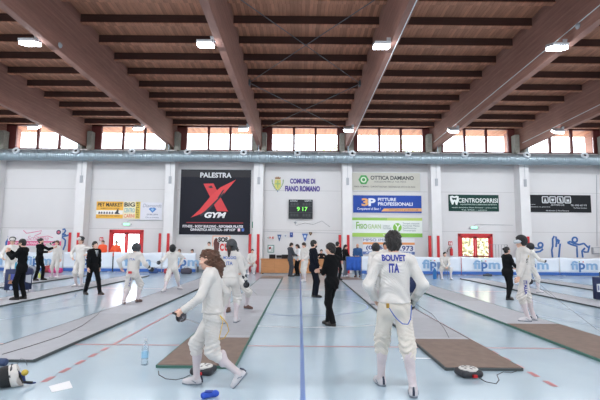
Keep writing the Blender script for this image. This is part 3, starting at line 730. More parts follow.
    def wrinkle(a, fr=34, low=0.0, zl=0.0):
        def f(X_, Y_, Z_):
            w1 = np.sin(fr * Z_ + 6 * np.sin(8 * X_ + ph[0]) + 5 * np.sin(9 * Y_ + ph[1]) + ph[2]) * (0.5 + 0.5 * np.sin(7 * X_ + 9 * Z_ + ph[3]))
            w2 = np.sin(2.1 * fr * Z_ + 9 * np.sin(13 * X_ + 5 * Z_ + ph[1]) + 6 * np.sin(12 * Y_ + ph[3])) * (0.5 + 0.5 * np.sin(11 * Y_ + 8 * X_ - 6 * Z_ + ph[0]))
            return a * s * (w1 + 0.55 * (np.abs(w2) * 2 - 1) + low * np.exp(-((Z_ - zl) / (0.11 * s)) ** 2) * np.sin(95 * Z_ / s + 5 * np.sin(14 * X_ + ph[2]) + 4 * np.sin(15 * Y_ + ph[0])))
        return f
    # --- top
    kind, tm = top
    fence = kind == 'fence'
    M_top = M_FENCE if tm is None else tm
    arm_g = 0.014 if fence else 0.012
    up_z = {'fence': 0.025, 'suit': -0.16, 'jacket': -0.10, 'shirt': -0.08, 'sweater': -0.10}[kind]
    tg = [t_ for t_ in torso((0.026 if female else 0.022) * s, 0.045)]
    if fence:
        wq = 0.93 if female else 1.0
        tg += [rcap(pel + Fp @ v((sx * 0.055, 0.0, 0.0)), waist + Fs @ v((sx * 0.05, 0.0, 0.06)), (0.124 if female else 0.119) * s * bk, 0.106 * wq * s * bk, 0.04) for sx in (-1, 1)]
    if kind == 'suit': tg.append(rcap(pel + Fp @ v((-0.05, 0, -0.02)), pel + Fp @ v((-0.05, 0, -0.22)), 0.116 * s * bk, 0.118 * s * bk, 0.05)); tg.append(rcap(pel + Fp @ v((0.05, 0, -0.02)), pel + Fp @ v((0.05, 0, -0.22)), 0.116 * s * bk, 0.118 * s * bk, 0.05))
    neckc = []
    if fence: neckc = [rcap(nk - Fc @ v((0, 0, 0.03)), nk + (hd - nk) * 0.34, 0.072 * s, 0.066 * s, 0.015)]
    groups = [(tg + [p_ for p_ in neckc], [(pel + Fp @ v((0, 0, up_z)), Fp @ np.array([0, 0, -1.0])), (nk + Fc @ v((0, 0, 0.055 if fence else 0.04)), Fh @ np.array([0, -0.25, 0.97]))])]
    for (S_, e_, w_) in ((SL, eL, wL), (SR, eR, wR)):
        dd = nrm(w_ - e_)
        groups.append(([rcap(S_, e_, 0.055 * s * fem + arm_g * s, 0.044 * s * fem + arm_g * s, 0.03)], []))
        groups.append(([rcap(e_, w_ + dd * 0.05 * s, 0.046 * s * fem + arm_g * s, 0.030 * s + arm_g * s, 0.03)], [(w_ - dd * 0.004 * s, dd)]))
    jacket = soft(groups, {'fence': 'fencing_jacket', 'suit': 'suit_jacket', 'jacket': 'jacket', 'shirt': 'shirt', 'sweater': 'sweater'}[kind], M_top, body, cres, kout=0.03, noise=wrinkle(0.0058, 38))
    out['top'] = jacket
    if fence:
        soft([([rcap(HL + v((0.0, 0, 0.02)), pel + v((0, 0.0, -0.125)), 0.02 * s, 0.03 * s, 0.02), rcap(HR + v((0, 0, 0.02)), pel + v((0, 0, -0.125)), 0.02 * s, 0.03 * s, 0.02)], [])], 'crotch_strap', M_FENCE, body, cres)
    # --- legs
    lk, lm = legs
    M_leg = M_FENCE if lm is None else lm
    bre = lk == 'breeches'
    lg = 0.030 if bre else 0.020
    tr = [([ell(pel + Fp @ v((0, 0, -0.015)), A(*(np.array([0.166 if female else 0.158, 0.116, 0.13]) * bk + 0.008)), Fp, 0.03),
            ] + [ell(pel + Fp @ v((sx * 0.07, -0.045, -0.06)), A(0.088, 0.075, 0.10), Fp, 0.04) for sx in (-1, 1)], [(pel + Fp @ v((0, 0, 0.10)), Fp @ np.array([0, 0, 1.0]))])]
    for (h_, k_, f_) in ((HL, kL, fL), (HR, kR, fR)):
        dd = nrm(f_ - k_)
        tr.append(([rcap(h_, k_, 0.080 * s * bk + lg * 0.5 * s, 0.060 * s + lg * s * (1.0 if bre else 0.6), 0.03)], []))
        if bre: tr.append(([rcap(k_ - dd * 0.03 * s, k_ + dd * 0.10 * s, 0.080 * s, 0.076 * s, 0.03), rcap(k_ + dd * 0.11 * s, k_ + dd * 0.15 * s, 0.064 * s, 0.062 * s, 0.012)], [(k_ + dd * 0.145 * s, dd)]))
        else: tr.append(([rcap(k_, f_ + dd * 0.06 * s, 0.072 * s, (0.060 if lk == 'trousers' else 0.054) * s, 0.03)], [(f_ + dd * (0.028) * s, dd)]))
    out['legs'] = soft(tr, {'breeches': 'breeches', 'trousers': 'trousers', 'jeans': 'jeans'}[lk], M_leg, body, cres, kout=0.03, noise=wrinkle(0.0062, 34, 1.1, 0.50 * s) if bre else wrinkle(0.0040, 30))
    if bre:
        for (k_, f_, t_) in ((kL, fL, toeL), (kR, fR, toeR)):
            dd = nrm(f_ - k_)
            soft([([rcap(k_ + dd * 0.06 * s, f_, 0.055 * s, 0.041 * s, 0.02), rcap(f_, f_ + dd * 0.045 * s, 0.041 * s, 0.043 * s, 0.02), ell(k_ + (f_ - k_) * 0.32 - t_ * 0.02 * s, A(0.055, 0.055, 0.11), None, 0.03)], [])], 'sock', M_SOCK, body, cres, noise=wrinkle(0.0015, 60))
    # --- shoes
    sm = shoes or (M_SHOEW if bre else M_SHOEB)
    for (f_, F_) in ((fL, FL), (fR, FR)):
        bot = f_ + F_ @ v((0, 0, -0.085))
        sh = soft([(foot(f_, F_, 0.012 * s), [(bot + F_ @ v((0, 0, 0.012)), F_ @ np.array([0, 0, -1.0])), (f_ + F_ @ v((0, 0, 0.035 if bre else 0.02)), F_ @ np.array([0, -0.2, 0.98]))])], 'shoe', sm, body, max(res * 0.8, 0.006))
        so = soft([([rcap(f_ + F_ @ v((0, -0.03, -0.075)), f_ + F_ @ v((0, 0.06, -0.075)), 0.044 * s, 0.042 * s, 0.02), rcap(f_ + F_ @ v((0, 0.06, -0.075)), f_ + F_ @ v((0.008, 0.158, -0.072)), 0.042 * s, 0.036 * s, 0.02)],
                    [(bot, F_ @ np.array([0, 0, -1.0])), (bot + F_ @ v((0, 0, 0.024)), F_ @ np.array([0, 0, 1.0]))])], 'sole', M_SOLE if bre else M_SHOEB, sh, max(res * 0.7, 0.006))
        if bre and res < 0.0085:
            hq = lambda x, y_, z_: f_ + F_ @ v((x, y_, z_))
            MB().tube([hq(0, -0.072, -0.055), hq(0, -0.070, -0.01), hq(0, -0.054, 0.028)], [0.014 * s, 0.013 * s, 0.010 * s], 8).build('heel_tab', M_HEEL, sh)
            for sx in (-1, 1):
                MB().tube([hq(sx * 0.049, -0.01, -0.055), hq(sx * 0.050, 0.03, -0.03), hq(sx * 0.040, 0.075, -0.028)], 0.006 * s, 6).build('side_stripe', M_SOLE, sh)
            for k_ in range(4):
                yy, zz = 0.050 + 0.020 * k_, 0.008 - 0.0095 * k_
                MB().tube([hq(-0.026, yy, zz - 0.006), hq(0, yy + 0.004, zz + 0.006), hq(0.026, yy, zz - 0.006)], 0.004 * s, 6).build('lace', M_SHIRT, sh)
    # --- gloves
    for ch in glove:
        le = ch.upper() == 'L'; W, E_, D_ = (wL, eL, dL) if le else (wR, eR, dR)
        gp, _, _ = hand_prims(W, D_, thumb_l if le else thumb_r, le, curl[0] if le else curl[1], s, grow=0.006)
        gp += [rcap(W - nrm(W - E_) * 0.10 * s, W, 0.055 * s, 0.036 * s, 0.02)]
        soft([(gp, [])], 'glove', M_GLOVED if ch.isupper() else M_GLOVEW, body, max(res * 0.8, 0.006))
    # --- head details
    q = lambda x, y_, z_: hd + Fh @ v((x, y_, z_))
    hk, hc = hair
    if hk:
        hp = [ell(q(0, -0.018, 0.045), A(0.086, 0.104, 0.096), Fh, 0.02), ell(q(0, -0.035, 0.0), A(0.080, 0.080, 0.10), Fh, 0.02)]
        if hk == 'full': hp += [ell(q(0, -0.014, 0.060), A(0.090, 0.106, 0.088), Fh, 0.02), ell(q(0, -0.045, -0.005), A(0.086, 0.080, 0.10), Fh, 0.02)]
        if hk == 'bun': hp += [ell(q(0, -0.125, 0.05), A(0.05, 0.05, 0.05), Fh, 0.02)]
        if hk == 'pony': hp += [rcap(q(0, -0.10, 0.02), q(0.01, -0.15, -0.08), 0.035 * s, 0.045 * s, 0.02), rcap(q(0.01, -0.15, -0.08), q(0.0, -0.135, -0.22), 0.045 * s, 0.018 * s, 0.02)]
        if hk == 'curly': hp += [rcap(q(0.0, -0.09, 0.03), q(0.02, -0.12, -0.10), 0.075 * s, 0.075 * s, 0.03), rcap(q(0.02, -0.12, -0.10), q(0.02, -0.10, -0.22), 0.072 * s, 0.05 * s, 0.03), rcap(q(0, -0.10, -0.14), q(0.03, -0.07, -0.28), 0.05 * s, 0.02 * s, 0.02)]
        if hk == 'long': hp += [rcap(q(-0.055, -0.05, 0.0), q(-0.06, -0.04, -0.20), 0.045 * s, 0.035 * s, 0.03), rcap(q(0.055, -0.05, 0.0), q(0.06, -0.04, -0.20), 0.045 * s, 0.035 * s, 0.03), rcap(q(0, -0.09, 0), q(0, -0.08, -0.22), 0.06 * s, 0.05 * s, 0.03)]
        cut = [ell(q(0, 0.115, -0.045), A(0.085, 0.10, 0.105), Fh), ell(q(0, 0.10, -0.06), A(0.10, 0.085, 0.09), Fh)]
        amp = {'curly': 0.016, 'full': 0.008}.get(hk, 0.004)
        fq = 75 if hk == 'curly' else 110
        nz = lambda X_, Y_, Z_: amp * np.sin(fq * X_ + 3 * np.sin(40 * Z_)) * np.sin(fq * Y_ + ph[0] + 2 * np.sin(50 * X_)) * np.sin(fq * 0.7 * Z_ + ph[1]) + amp * 0.5 * np.sin(60 * Z_ + 70 * X_)
        soft([(hp, [])], 'hair', HAIRM[hc], body, max(res * 0.8, 0.006), noise=nz, cuts=cut)
    if beard:
        soft([([ell(q(0, 0.050, -0.066), A(0.058, 0.052, 0.050), Fh, 0.02)], [(q(0, 0, -0.035), Fh @ np.array([0, 0, 1.0]))])], 'beard', HAIRM[hc if hk else 'dark'], body, max(res * 0.8, 0.006), cuts=[ell(q(0, 0.095, -0.055), A(0.022, 0.02, 0.012), Fh)])
    if face:
        for sx in (-1, 1):
            M = Matrix(Fh.tolist()); ey = MB().lathe([(0.0001, -0.012), (0.008, -0.009), (0.012, 0), (0.008, 0.009), (0.0001, 0.012)], n=10, c=q(sx * 0.032, 0.078, 0.010)).build('eye', M_EYEW, body, smooth=True)
            MB().lathe([(0.0001, 0.0), (0.0055, -0.001), (0.006, -0.004)], n=8, M=M @ Matrix.Rotation(R(-90), 3, 'X'), c=q(sx * 0.032, 0.0905, 0.010)).build('iris', M_EYED, ey)
            MB().tube([q(sx * 0.016, 0.089, 0.030), q(sx * 0.034, 0.088, 0.036), q(sx * 0.05, 0.076, 0.030)], 0.0035, 6).build('eyebrow', HAIRM['dark' if hc == 'grey' else hc], body)
        MB().tube([q(-0.022, 0.088, -0.056), q(0, 0.098, -0.054), q(0.022, 0.088, -0.056)], [0.003, 0.006, 0.003], 6).build('lips', M_LIP, body)
    if glasses:
        gm = MB()
        for sx in (-1, 1):
            cc = q(sx * 0.034, 0.10, 0.010)
            gm.tube([cc + Fh @ v((0.024 * math.cos(a), 0, 0.019 * math.sin(a))) for a in np.linspace(0, 2 * PI, 15)], 0.003, 5)
            gm.tube([q(sx * 0.058, 0.098, 0.014), q(sx * 0.078, 0.0, 0.010)], 0.003, 5)
        gm.tube([q(-0.010, 0.10, 0.014), q(0.010, 0.10, 0.014)], 0.003, 5)
        gm.build('glasses', mat('black_frame', (16, 16, 18), 0.3), body)
    if mask:
        mk, mm = mask
        if mk == 'down':
            ms = soft([([ell(q(0, 0.045, -0.005), A(0.112, 0.125, 0.145), Fh, 0.02)], [(q(0, -0.045, 0), Fh @ np.array([0, -1.0, 0.25]))])], 'fencing_mask', mm, body, max(res * 0.8, 0.007), cuts=[ell(q(0, -0.02, -0.01), A(0.094, 0.125, 0.13), Fh)])
            soft([([ell(q(0, 0.060, -0.14), A(0.098, 0.085, 0.085), Fh, 0.02)], [(q(0, 0, -0.125), Fh @ np.array([0, 0.25, 0.97]))])], 'mask_bib', M_FENCE, ms, max(res * 0.8, 0.007))
            MB().tube([q(-0.105, -0.02, 0.02), q(-0.07, -0.115, 0.03), q(0, -0.135, 0.035), q(0.07, -0.115, 0.03), q(0.105, -0.02, 0.02)], 0.012, 6).build('mask_strap', M_MASKG, ms)
        elif mk == 'full':     # seen from behind: dark mask with its back tongue over the hair
            ms = soft([([ell(q(0, 0.015, 0.015), A(0.116, 0.150, 0.145), Fh, 0.02)], [])], 'fencing_mask', mm, body, max(res * 0.8, 0.007))
            soft([([ell(q(0, 0.085, -0.13), A(0.095, 0.075, 0.085), Fh, 0.02)], [])], 'mask_bib', M_FENCE, ms, max(res * 0.8, 0.007))
            MB().tube([q(-0.112, 0.03, 0.0), q(-0.075, -0.125, -0.005), q(0, -0.142, 0), q(0.075, -0.125, -0.005), q(0.112, 0.03, 0.0)], 0.012, 6).build('mask_strap', M_MASKB, ms)
        elif mk == 'up':       # pushed up on top of the head
            ms = soft([([ell(q(0, -0.01, 0.115), A(0.112, 0.140, 0.085), Fh, 0.02)], [(q(0, 0, 0.06), Fh @ np.array([0, 0.0, -1.0]))])], 'fencing_mask', mm, body, max(res * 0.8, 0.007))
            soft([([ell(q(0, 0.12, 0.095), A(0.085, 0.06, 0.06), Fh, 0.02)], [])], 'mask_bib', M_FENCE, ms, max(res * 0.8, 0.007))
        elif mk == 'visor':    # black shell with a pale see-through visor at the front
            ms = soft([([ell(q(0, -0.02, 0.028), A(0.106, 0.130, 0.130), Fh, 0.02)], [(q(0, 0.03, 0), Fh @ np.array([0, 0.9, -0.42]))])], 'fencing_mask', mm, body, max(res * 0.8, 0.007))
            soft([([ell(q(0, 0.030, 0.015), A(0.102, 0.112, 0.062), Fh, 0.02)], [(q(0, 0.005, 0), Fh @ np.array([0, -1.0, 0.2]))])], 'visor', M_VISOR, ms, max(res * 0.8, 0.007), cuts=[ell(q(0, 0.0, 0.01), A(0.094, 0.118, 0.10), Fh)])
    if collar:
        soft([([rcap(nk - Fc @ v((0, -0.012, 0.02)), nk + (hd - nk) * 0.30, 0.071 * s, 0.060 * s, 0.015)], [(nk + Fc @ v((0, 0, 0.05)), Fc @ np.array([0, -0.2, 0.98]))])], 'shirt_collar', M_SHIRT, body, max(res * 0.8, 0.006))
        if collar == 'tie':
            fpt = lambda z_: chest + Fc @ v((0, 0.138, z_))
            sv = MB(); vs = [chest + Fc @ v((a, b_, c_)) for a, b_, c_ in ((-0.05, 0.115, 0.15), (0.05, 0.115, 0.15), (0.035, 0.136, 0.03), (0, 0.139, -0.06), (-0.035, 0.136, 0.03))]
            sv.add(vs, [(0, 1, 2, 3, 4)]); vb = [p_ - Fc @ v((0, 0.02, 0)) for p_ in vs]; sv.add(vb, [(4, 3, 2, 1, 0)])
            sv.build('shirt_front', M_SHIRT, body)
            MB().tube([chest + Fc @ v((0, 0.122, 0.15)), chest + Fc @ v((0, 0.136, 0.06)), chest + Fc @ v((0, 0.142, -0.03))], [0.012, 0.018, 0.024], 6).build('tie', M_TIE, body)
    return out

def decal(p, target, s_, m, x0, z0, w, h, direction=(0, 1, 0), right=(1, 0, 0), up=(0, 0, 1), name='lettering', bold=0.03, off=0.004):
    """lettering laid on a garment: every point is set onto the cloth along the given direction"""
    me = target.data; tree = BVHTree.FromPolygons([v.co.copy() for v in me.vertices], [tuple(f.vertices) for f in me.polygons])
    co, fs = text_verts(s_, w, h, bold)
    d = Vector(direction).normalized(); r_ = Vector(right); u = Vector(up); org = x0 if isinstance(x0, Vector) else Vector((x0, 0, z0))
    bm = bmesh.new(); vs = [bm.verts.new((c[0], c[1], 0)) for c in co]
    for f in fs:
        try: bm.faces.new([vs[i] for i in f])
        except ValueError: pass
    bmesh.ops.subdivide_edges(bm, edges=[e for e in bm.edges if e.calc_length() > 0.02], cuts=2)
    bmesh.ops.triangulate(bm, faces=bm.faces)
    for vt in bm.verts:
        base = org + r_ * vt.co.x + u * vt.co.y
        hit = tree.ray_cast(base - d * 1.0, d)
        vt.co = (hit[0] - d * off) if hit[0] is not None else base
    me2 = bpy.data.meshes.new(name); bm.to_mesh(me2); bm.free(); me2.materials.append(m)
    o = bpy.data.objects.new(name, me2); COL.objects.link(o); o.parent = p
    return o
# ------------------------------------------------------------------ signs on the back wall
class Sign:
    def __init__(self, name, px0, py0, px1, py1, rgb, label, cat='sign', Y=None, depth=0.03, group=None, frame=None, rough=0.6):
        Y = Y_WALL - 0.045 if Y is None else Y
        a = plane_at(px0, (py0 + py1) / 2, Y); b_ = plane_at(px1, (py0 + py1) / 2, Y); tp = plane_at((px0 + px1) / 2, py0, Y); bt = plane_at((px0 + px1) / 2, py1, Y)
        self.w, self.h = b_.x - a.x, tp.z - bt.z
        m = rgb if not isinstance(rgb, tuple) else mat(name + '_sheet_%d_%d_%d' % rgb, rgb, rough, var=0.02, vscale=3, spec=0.2)
        self.o = MB().lohi((0, 0, 0), (self.w, depth, self.h)).build(name, m, loc=(a.x, Y, bt.z))
        tag(self.o, label, cat, group)
        if frame:
            f = MB(); t_ = 0.05
            f.lohi((-t_, -0.02, -t_), (self.w + t_, 0.03, 0)); f.lohi((-t_, -0.02, self.h), (self.w + t_, 0.03, self.h + t_)); f.lohi((-t_, -0.02, 0), (0, 0.03, self.h)); f.lohi((self.w, -0.02, 0), (self.w + t_, 0.03, self.h))
            f.build('frame', frame, self.o)
    def text(self, s, u0, v0, u1, v1, rgb, bold=0.02, shear=0.0, y=-0.008, name='lettering'):
        m = rgb if not isinstance(rgb, tuple) else mat('ink_%d_%d_%d' % rgb, rgb, 0.6)
        return put_text(self.o, s, u0 * self.w, (1 - v1) * self.h, (u1 - u0) * self.w, (v1 - v0) * self.h, m, y=y, bold=bold, shear=shear, name=name)
    def poly(self, pts, rgb, name='emblem', y=-0.005):
        m = rgb if not isinstance(rgb, tuple) else mat('ink_%d_%d_%d' % rgb, rgb, 0.6)
        mb = MB(); P_ = [(u * self.w, (1 - v) * self.h) for u, v in pts]; mb.prism(P_, y, 0.0)
        return mb.build(name, m, self.o)
    def rect(self, u0, v0, u1, v1, rgb, name='band', y=-0.003): return self.poly([(u0, v0), (u1, v0), (u1, v1), (u0, v1)], rgb, name, y)
    def disc(self, u, v, r, rgb, name='emblem', y=-0.005, n=24, ry=None):
        k = self.w / self.h
        return self.poly([(u + r * math.cos(2 * PI * i / n), v + (ry or r * k) * math.sin(2 * PI * i / n)) for i in range(n)], rgb, name, y)
M_ALU = mat('white_frame', (206, 208, 210), 0.5)

s = Sign('gym_banner', 180, 169.7, 250.7, 234.8, (33, 34, 44), 'big black banner with a red X on the back wall', 'banner', frame=M_ALU)
def gx(x, y): return ((x - 50) / 355.0, (y - 48) / 327.0)
s.rect(0, 0, 1, 0.115, (28, 29, 36), 'header_band')
s.text('PALESTRA', .275, .045, .72, .125, (214, 216, 220), 0.03)
s.poly([gx(165, 120), gx(215, 118), gx(292, 258), gx(238, 258)], (206, 60, 66), 'red_stroke')
s.poly([gx(108, 290), gx(150, 250), gx(205, 180), gx(250, 138), gx(328, 98), gx(268, 172), gx(205, 240), gx(165, 268)], (214, 66, 70), 'red_stroke', y=-0.007)
s.poly([gx(150, 276), gx(178, 256), gx(272, 160), gx(268, 172), gx(190, 262), gx(158, 284)], (40, 42, 52), 'scratch', y=-0.009)
s.poly([gx(238, 190), gx(262, 152), gx(272, 148), gx(246, 192)], (40, 42, 52), 'scratch', y=-0.009)
s.poly([gx(188, 136), gx(205, 128), gx(214, 140), gx(200, 142)], (40, 42, 52), 'scratch', y=-0.009)
s.text('GYM', .352, .655, .658, .745, (236, 236, 238), 0.05, shear=0.25)
s.rect(.1, .812, .9, .822, (170, 50, 56), 'red_rule')
s.text('FITNESS - BODY BUILDING - REFORMER PILATES', .05, .853, .90, .893, (226, 228, 232), 0.03)
s.text('GINNASTICA ARTISTICA - HIP HOP', .16, .903, .79, .943, (226, 228, 232), 0.03)
s.rect(.825, .90, .86, .945, (230, 200, 210), 'icon'); s.rect(.88, .90, .915, .945, (80, 120, 200), 'icon')

s = Sign('pet_shop_banner', 96.3, 201.5, 123, 218.3, (240, 186, 84), 'yellow pet market banner on the wall above the left red door', 'banner')
s.rect(0, .52, 1, .77, (238, 236, 232), 'white_band')
s.text('PET MARKET', .05, .07, .97, .30, (52, 46, 44), 0.03); s.text('ALIMENTI E ACCESSORI', .16, .37, .86, .45, (150, 112, 52)); s.text('TUTTO PER IL TUO AMICO', .12, .82, .88, .90, (150, 112, 52))
for u in (.08, .17, .27, .37, .47, .57): s.poly([(u, .74), (u + .01, .62), (u + .05, .60), (u + .07, .66), (u + .07, .74)], (96, 98, 104), 'animal_mark')
s.poly([(.68, .70), (.74, .60), (.80, .42), (.84, .50), (.83, .66), (.90, .74), (.72, .74)], (60, 62, 66), 'animal_mark')
s = Sign('market_banner', 123.3, 201.7, 140.2, 218.6, (236, 228, 196), 'pale banner of coloured words right beside the yellow pet market banner', 'banner')
s.text('BIG', .05, .04, .68, .30, (58, 54, 52), 0.03); s.text('CENTRO', .05, .38, .68, .64, (120, 176, 190), 0.02); s.text('CARNI', .05, .73, .68, .95, (222, 120, 96), 0.02)
s.rect(.72, .0, 1, 1, (232, 204, 88), 'yellow_strip')
for i, ch in enumerate('EXPRESS'): s.text(ch, .77, .04 + .135 * i, .95, .14 + .135 * i, (70, 64, 50))
s = Sign('jewellery_banner', 140.4, 202.5, 162, 219.8, (222, 222, 230), 'white banner with a blue diamond right of the pale word banner', 'banner')
s.text('Diamonds', .10, .08, .98, .28, (150, 152, 166), 0.0, shear=0.3)
s.poly([(.38, .38), (.46, .30), (.66, .30), (.74, .38), (.56, .60)], (74, 128, 196), 'diamond'); s.poly([(.48, .38), (.56, .33), (.64, .38), (.56, .52)], (150, 190, 226), 'diamond_facet', y=-0.008)
s.text('GIOIELLERIA', .30, .65, .82, .74, (132, 136, 156)); s.text('Oro e argento', .25, .82, .86, .92, (132, 136, 156))

s = Sign('optician_sign', 350.8, 172.8, 420, 190.6, (198, 196, 186), 'beige optician sign with green hexagon, top of the stack', 'sign', frame=M_ALU)
def hexp(u, v, r): return [(u + r * math.cos(R(60 * i)), v + r * s.w / s.h * math.sin(R(60 * i))) for i in range(6)]
s.poly(hexp(.185, .40, .075), (70, 156, 84), 'hexagon'); s.disc(.185, .40, .042, (214, 226, 208), 'ring', y=-0.008); s.disc(.185, .40, .024, (70, 156, 84), 'ring', y=-0.010)
s.text('OTTICA DAMIANO', .285, .17, .91, .40, (70, 74, 76), 0.03); s.text('SOLUZIONI PER LA TUA VISTA', .34, .46, .80, .55, (120, 122, 120)); s.text('FIANO ROMANO - CONTATTOLOGIA - OCCHIALI DA VISTA E DA SOLE', .05, .74, .93, .83, (104, 106, 104))
s = Sign('painter_sign', 353, 195.5, 421.5, 212.9, (46, 78, 164), 'blue painter sign with orange stripe under the beige optician sign', 'sign', frame=M_ALU)
s.text('3', .125, .17, .225, .62, (228, 168, 104), 0.04); s.text('P', .225, .17, .33, .62, (226, 230, 240), 0.04)
s.text('PITTURE', .365, .14, .63, .33, (222, 228, 240), 0.03); s.text('PROFESSIONALI', .365, .39, .87, .59, (222, 228, 240), 0.03)
s.text('Competenti di Base !', .06, .70, .40, .88, (232, 236, 244), 0.01, shear=0.25); s.poly([(.45, .75), (1, .72), (1, .90), (.41, .92)], (226, 168, 104), 'orange_band'); s.text('www.pitture professionali', .52, .78, .95, .87, (86, 84, 110))
s = Sign('physio_sign', 352, 217.8, 422.3, 237, (230, 236, 232), 'white and green physiotherapy sign under the blue painter sign', 'sign', frame=M_ALU)
s.rect(0, .0, 1, .14, (150, 200, 92), 'green_band'); s.rect(.5, .0, 1, .14, (188, 212, 110), 'green_band', y=-0.004); s.rect(0, .80, 1, 1, (132, 190, 74), 'green_band'); s.rect(0, .80, .5, 1, (166, 206, 96), 'green_band', y=-0.004)
s.text('F', .06, .22, .10, .60, (120, 182, 58), 0.01); s.text('ISIO', .10, .33, .215, .58, (120, 182, 58), 0.02); s.text('GAAN', .225, .33, .41, .58, (176, 206, 140), 0.01)
s.text('STUDIO DI\nFISIOTERAPIA', .44, .38, .56, .60, (164, 176, 178)); s.disc(.645, .50, .062, (128, 188, 74), 'round_mark'); s.poly([(.61, .34), (.64, .50), (.63, .70), (.655, .70), (.66, .52), (.69, .36), (.67, .34), (.65, .46), (.63, .33)], (236, 242, 232), 'figure_mark', y=-0.009)
s.text('Terapia manuale\nPosturale Pilates\nRiabilitazione\nTecarterapia', .72, .24, .96, .72, (158, 170, 172)); s.text('fisioterapia', .44, .85, .58, .95, (226, 240, 214))
s = Sign('estate_sign', 362.8, 238.2, 414.7, 254.4, (228, 230, 236), 'white sign with orange band and phone number behind the head of the lettered fencer', 'sign')
s.text('MPSO IMMOB', .01, .03, .62, .20, (86, 100, 150), 0.0); s.rect(0, .26, 1, .40, (232, 156, 96), 'orange_band'); s.text('(07 53', .06, .46, .46, .78, (62, 74, 132), 0.03); s.text('.973', .72, .46, .97, .78, (62, 74, 132), 0.03)
s.rect(0, .83, 1, 1, (96, 118, 176), 'blue_band'); s.text('AGENZIA IMMOBILIARE', .05, .86, .95, .96, (214, 222, 240))

s = Sign('dental_banner', 448.6, 194.8, 498.8, 211.3, (30, 64, 58), 'dark green dental banner with a white tooth', 'banner')
s.poly([(.03, .10), (.08, .06), (.12, .12), (.16, .06), (.20, .10), (.205, .30), (.17, .62), (.145, .62), (.12, .40), (.09, .60), (.065, .60), (.03, .30)], (226, 232, 230), 'tooth'); s.poly([(.065, .18), (.12, .20), (.17, .18), (.15, .34), (.12, .30), (.085, .34)], (30, 64, 58), 'tooth_hollow', y=-0.008)
s.text('CENTROSORRISI', .19, .21, .98, .48, (222, 230, 228), 0.02); s.text('ODONTOIATRIA E MEDICINA ESTETICA', .23, .55, .96, .63, (178, 196, 190)); s.text('studio dentistico Fiano Romano - prima visita', .06, .74, .96, .83, (178, 196, 190)); s.text('Tel. 0765 - centro', .25, .88, .76, .96, (178, 196, 190))
s = Sign('club_banner', 527, 195, 591, 212.3, (30, 32, 36), 'black banner with four square icons at far right of the wall', 'banner')
for i in range(4):
    u = .235 + .117 * i
    s.poly([(u + .01, .08), (u + .095, .08), (u + .105, .14), (u + .105, .42), (u + .095, .48), (u + .01, .48), (u, .42), (u, .14)], (206, 210, 214), 'icon'); s.poly([(u + .015, .13), (u + .09, .13), (u + .09, .43), (u + .015, .43)], (30, 32, 36), 'icon_field', y=-0.007)
    s.poly([[(u + .03, .40), (u + .05, .18), (u + .075, .40)], [(u + .025, .22), (u + .08, .22), (u + .06, .38), (u + .04, .38)], [(u + .03, .18), (u + .055, .18), (u + .075, .40), (u + .05, .40)], [(u + .03, .38), (u + .04, .2), (u + .055, .3), (u + .07, .2), (u + .08, .38)]][i], (206, 210, 214), 'icon_figure', y=-0.010)
s.text('centro sportivo', .02, .52, .13, .60, (170, 174, 178)); s.text('palestra e piscina', .02, .66, .36, .74, (170, 174, 178)); s.text('ASD FITNESS CLUB', .37, .54, .58, .62, (190, 194, 198)); s.text('TEL 0765 455 973', .68, .54, .93, .64, (190, 194, 198)); s.text('Via Fiano Romano', .72, .70, .93, .78, (170, 174, 178)); s.text('Via Romana 2, Fiano Romano', .29, .87, .65, .96, (190, 194, 198))

# municipal lettering, crest, scoreboard
PURP = mat('purple_letter', (78, 62, 142), 0.5)
a = plane_at(285, 191.4, Y_WALL - 0.03)
wl = empty('wall_lettering', (a.x, Y_WALL - 0.012, a.z)); tag(wl, 'two lines of purple lettering on the white wall above the scoreboard', 'lettering')
px = Y_WALL / FPX
put_text(wl, 'FIANO ROMANO', 0, 0, 35.2 * px, 5.8 * px, PURP, y=-0.01, bold=0.05); put_text(wl, 'COMUNE DI', 4.8 * px, 7.9 * px, 25.6 * px, 5.3 * px, PURP, y=-0.01, bold=0.05)
a = plane_at(277.6, 191, Y_WALL - 0.03)
cr_ = empty('town_crest', (a.x, Y_WALL - 0.012, a.z)); tag(cr_, 'small town crest with crown, yellow shield and green laurel left of the purple lettering', 'crest')
def flat(pts, rgb, name, parent, y0=-0.01, y1=0.0): return MB().prism([(p[0] * px, p[1] * px) for p in pts], y0, y1).build(name, mat('ink_%d_%d_%d' % rgb, rgb, 0.6), parent)
flat([(-3, 11.5), (3, 11.5), (3.4, 6), (1.8, 2.5), (0, 1), (-1.8, 2.5), (-3.4, 6)], (206, 200, 110), 'shield', cr_)
flat([(-0.6, 10.5), (0.6, 10.5), (0.6, 3), (-0.6, 3)], (150, 178, 120), 'shield_charge', cr_, -0.016); flat([(-2.6, 8), (2.6, 8), (2.6, 6.6), (-2.6, 6.6)], (150, 178, 120), 'shield_charge', cr_, -0.018)
flat([(-2.6, 12), (2.6, 12), (3, 14.4), (1.8, 13.6), (0.9, 15), (0, 13.8), (-0.9, 15), (-1.8, 13.6), (-3, 14.4)], (150, 116, 84), 'crown', cr_)
for sx in (-1, 1):
    lf = MB()
    for i in range(7):
        t_ = i / 6; cx, cz = sx * (1.0 + 4.2 * math.sin(t_ * 1.7)) , 0.6 + 9.5 * t_
        lf.prism([(p[0] * px, p[1] * px) for p in ((cx, cz), (cx + sx * 1.0, cz + 0.5), (cx + sx * 0.9, cz + 1.8), (cx - sx * 0.3, cz + 1.2))], -0.01, 0)
    lf.build('laurel', mat('laurel_green', (132, 160, 120), 0.6), cr_)
flat([(-.4, 1), (.4, 1), (.5, -1), (-.5, -1)], (120, 150, 180), 'ribbon', cr_)
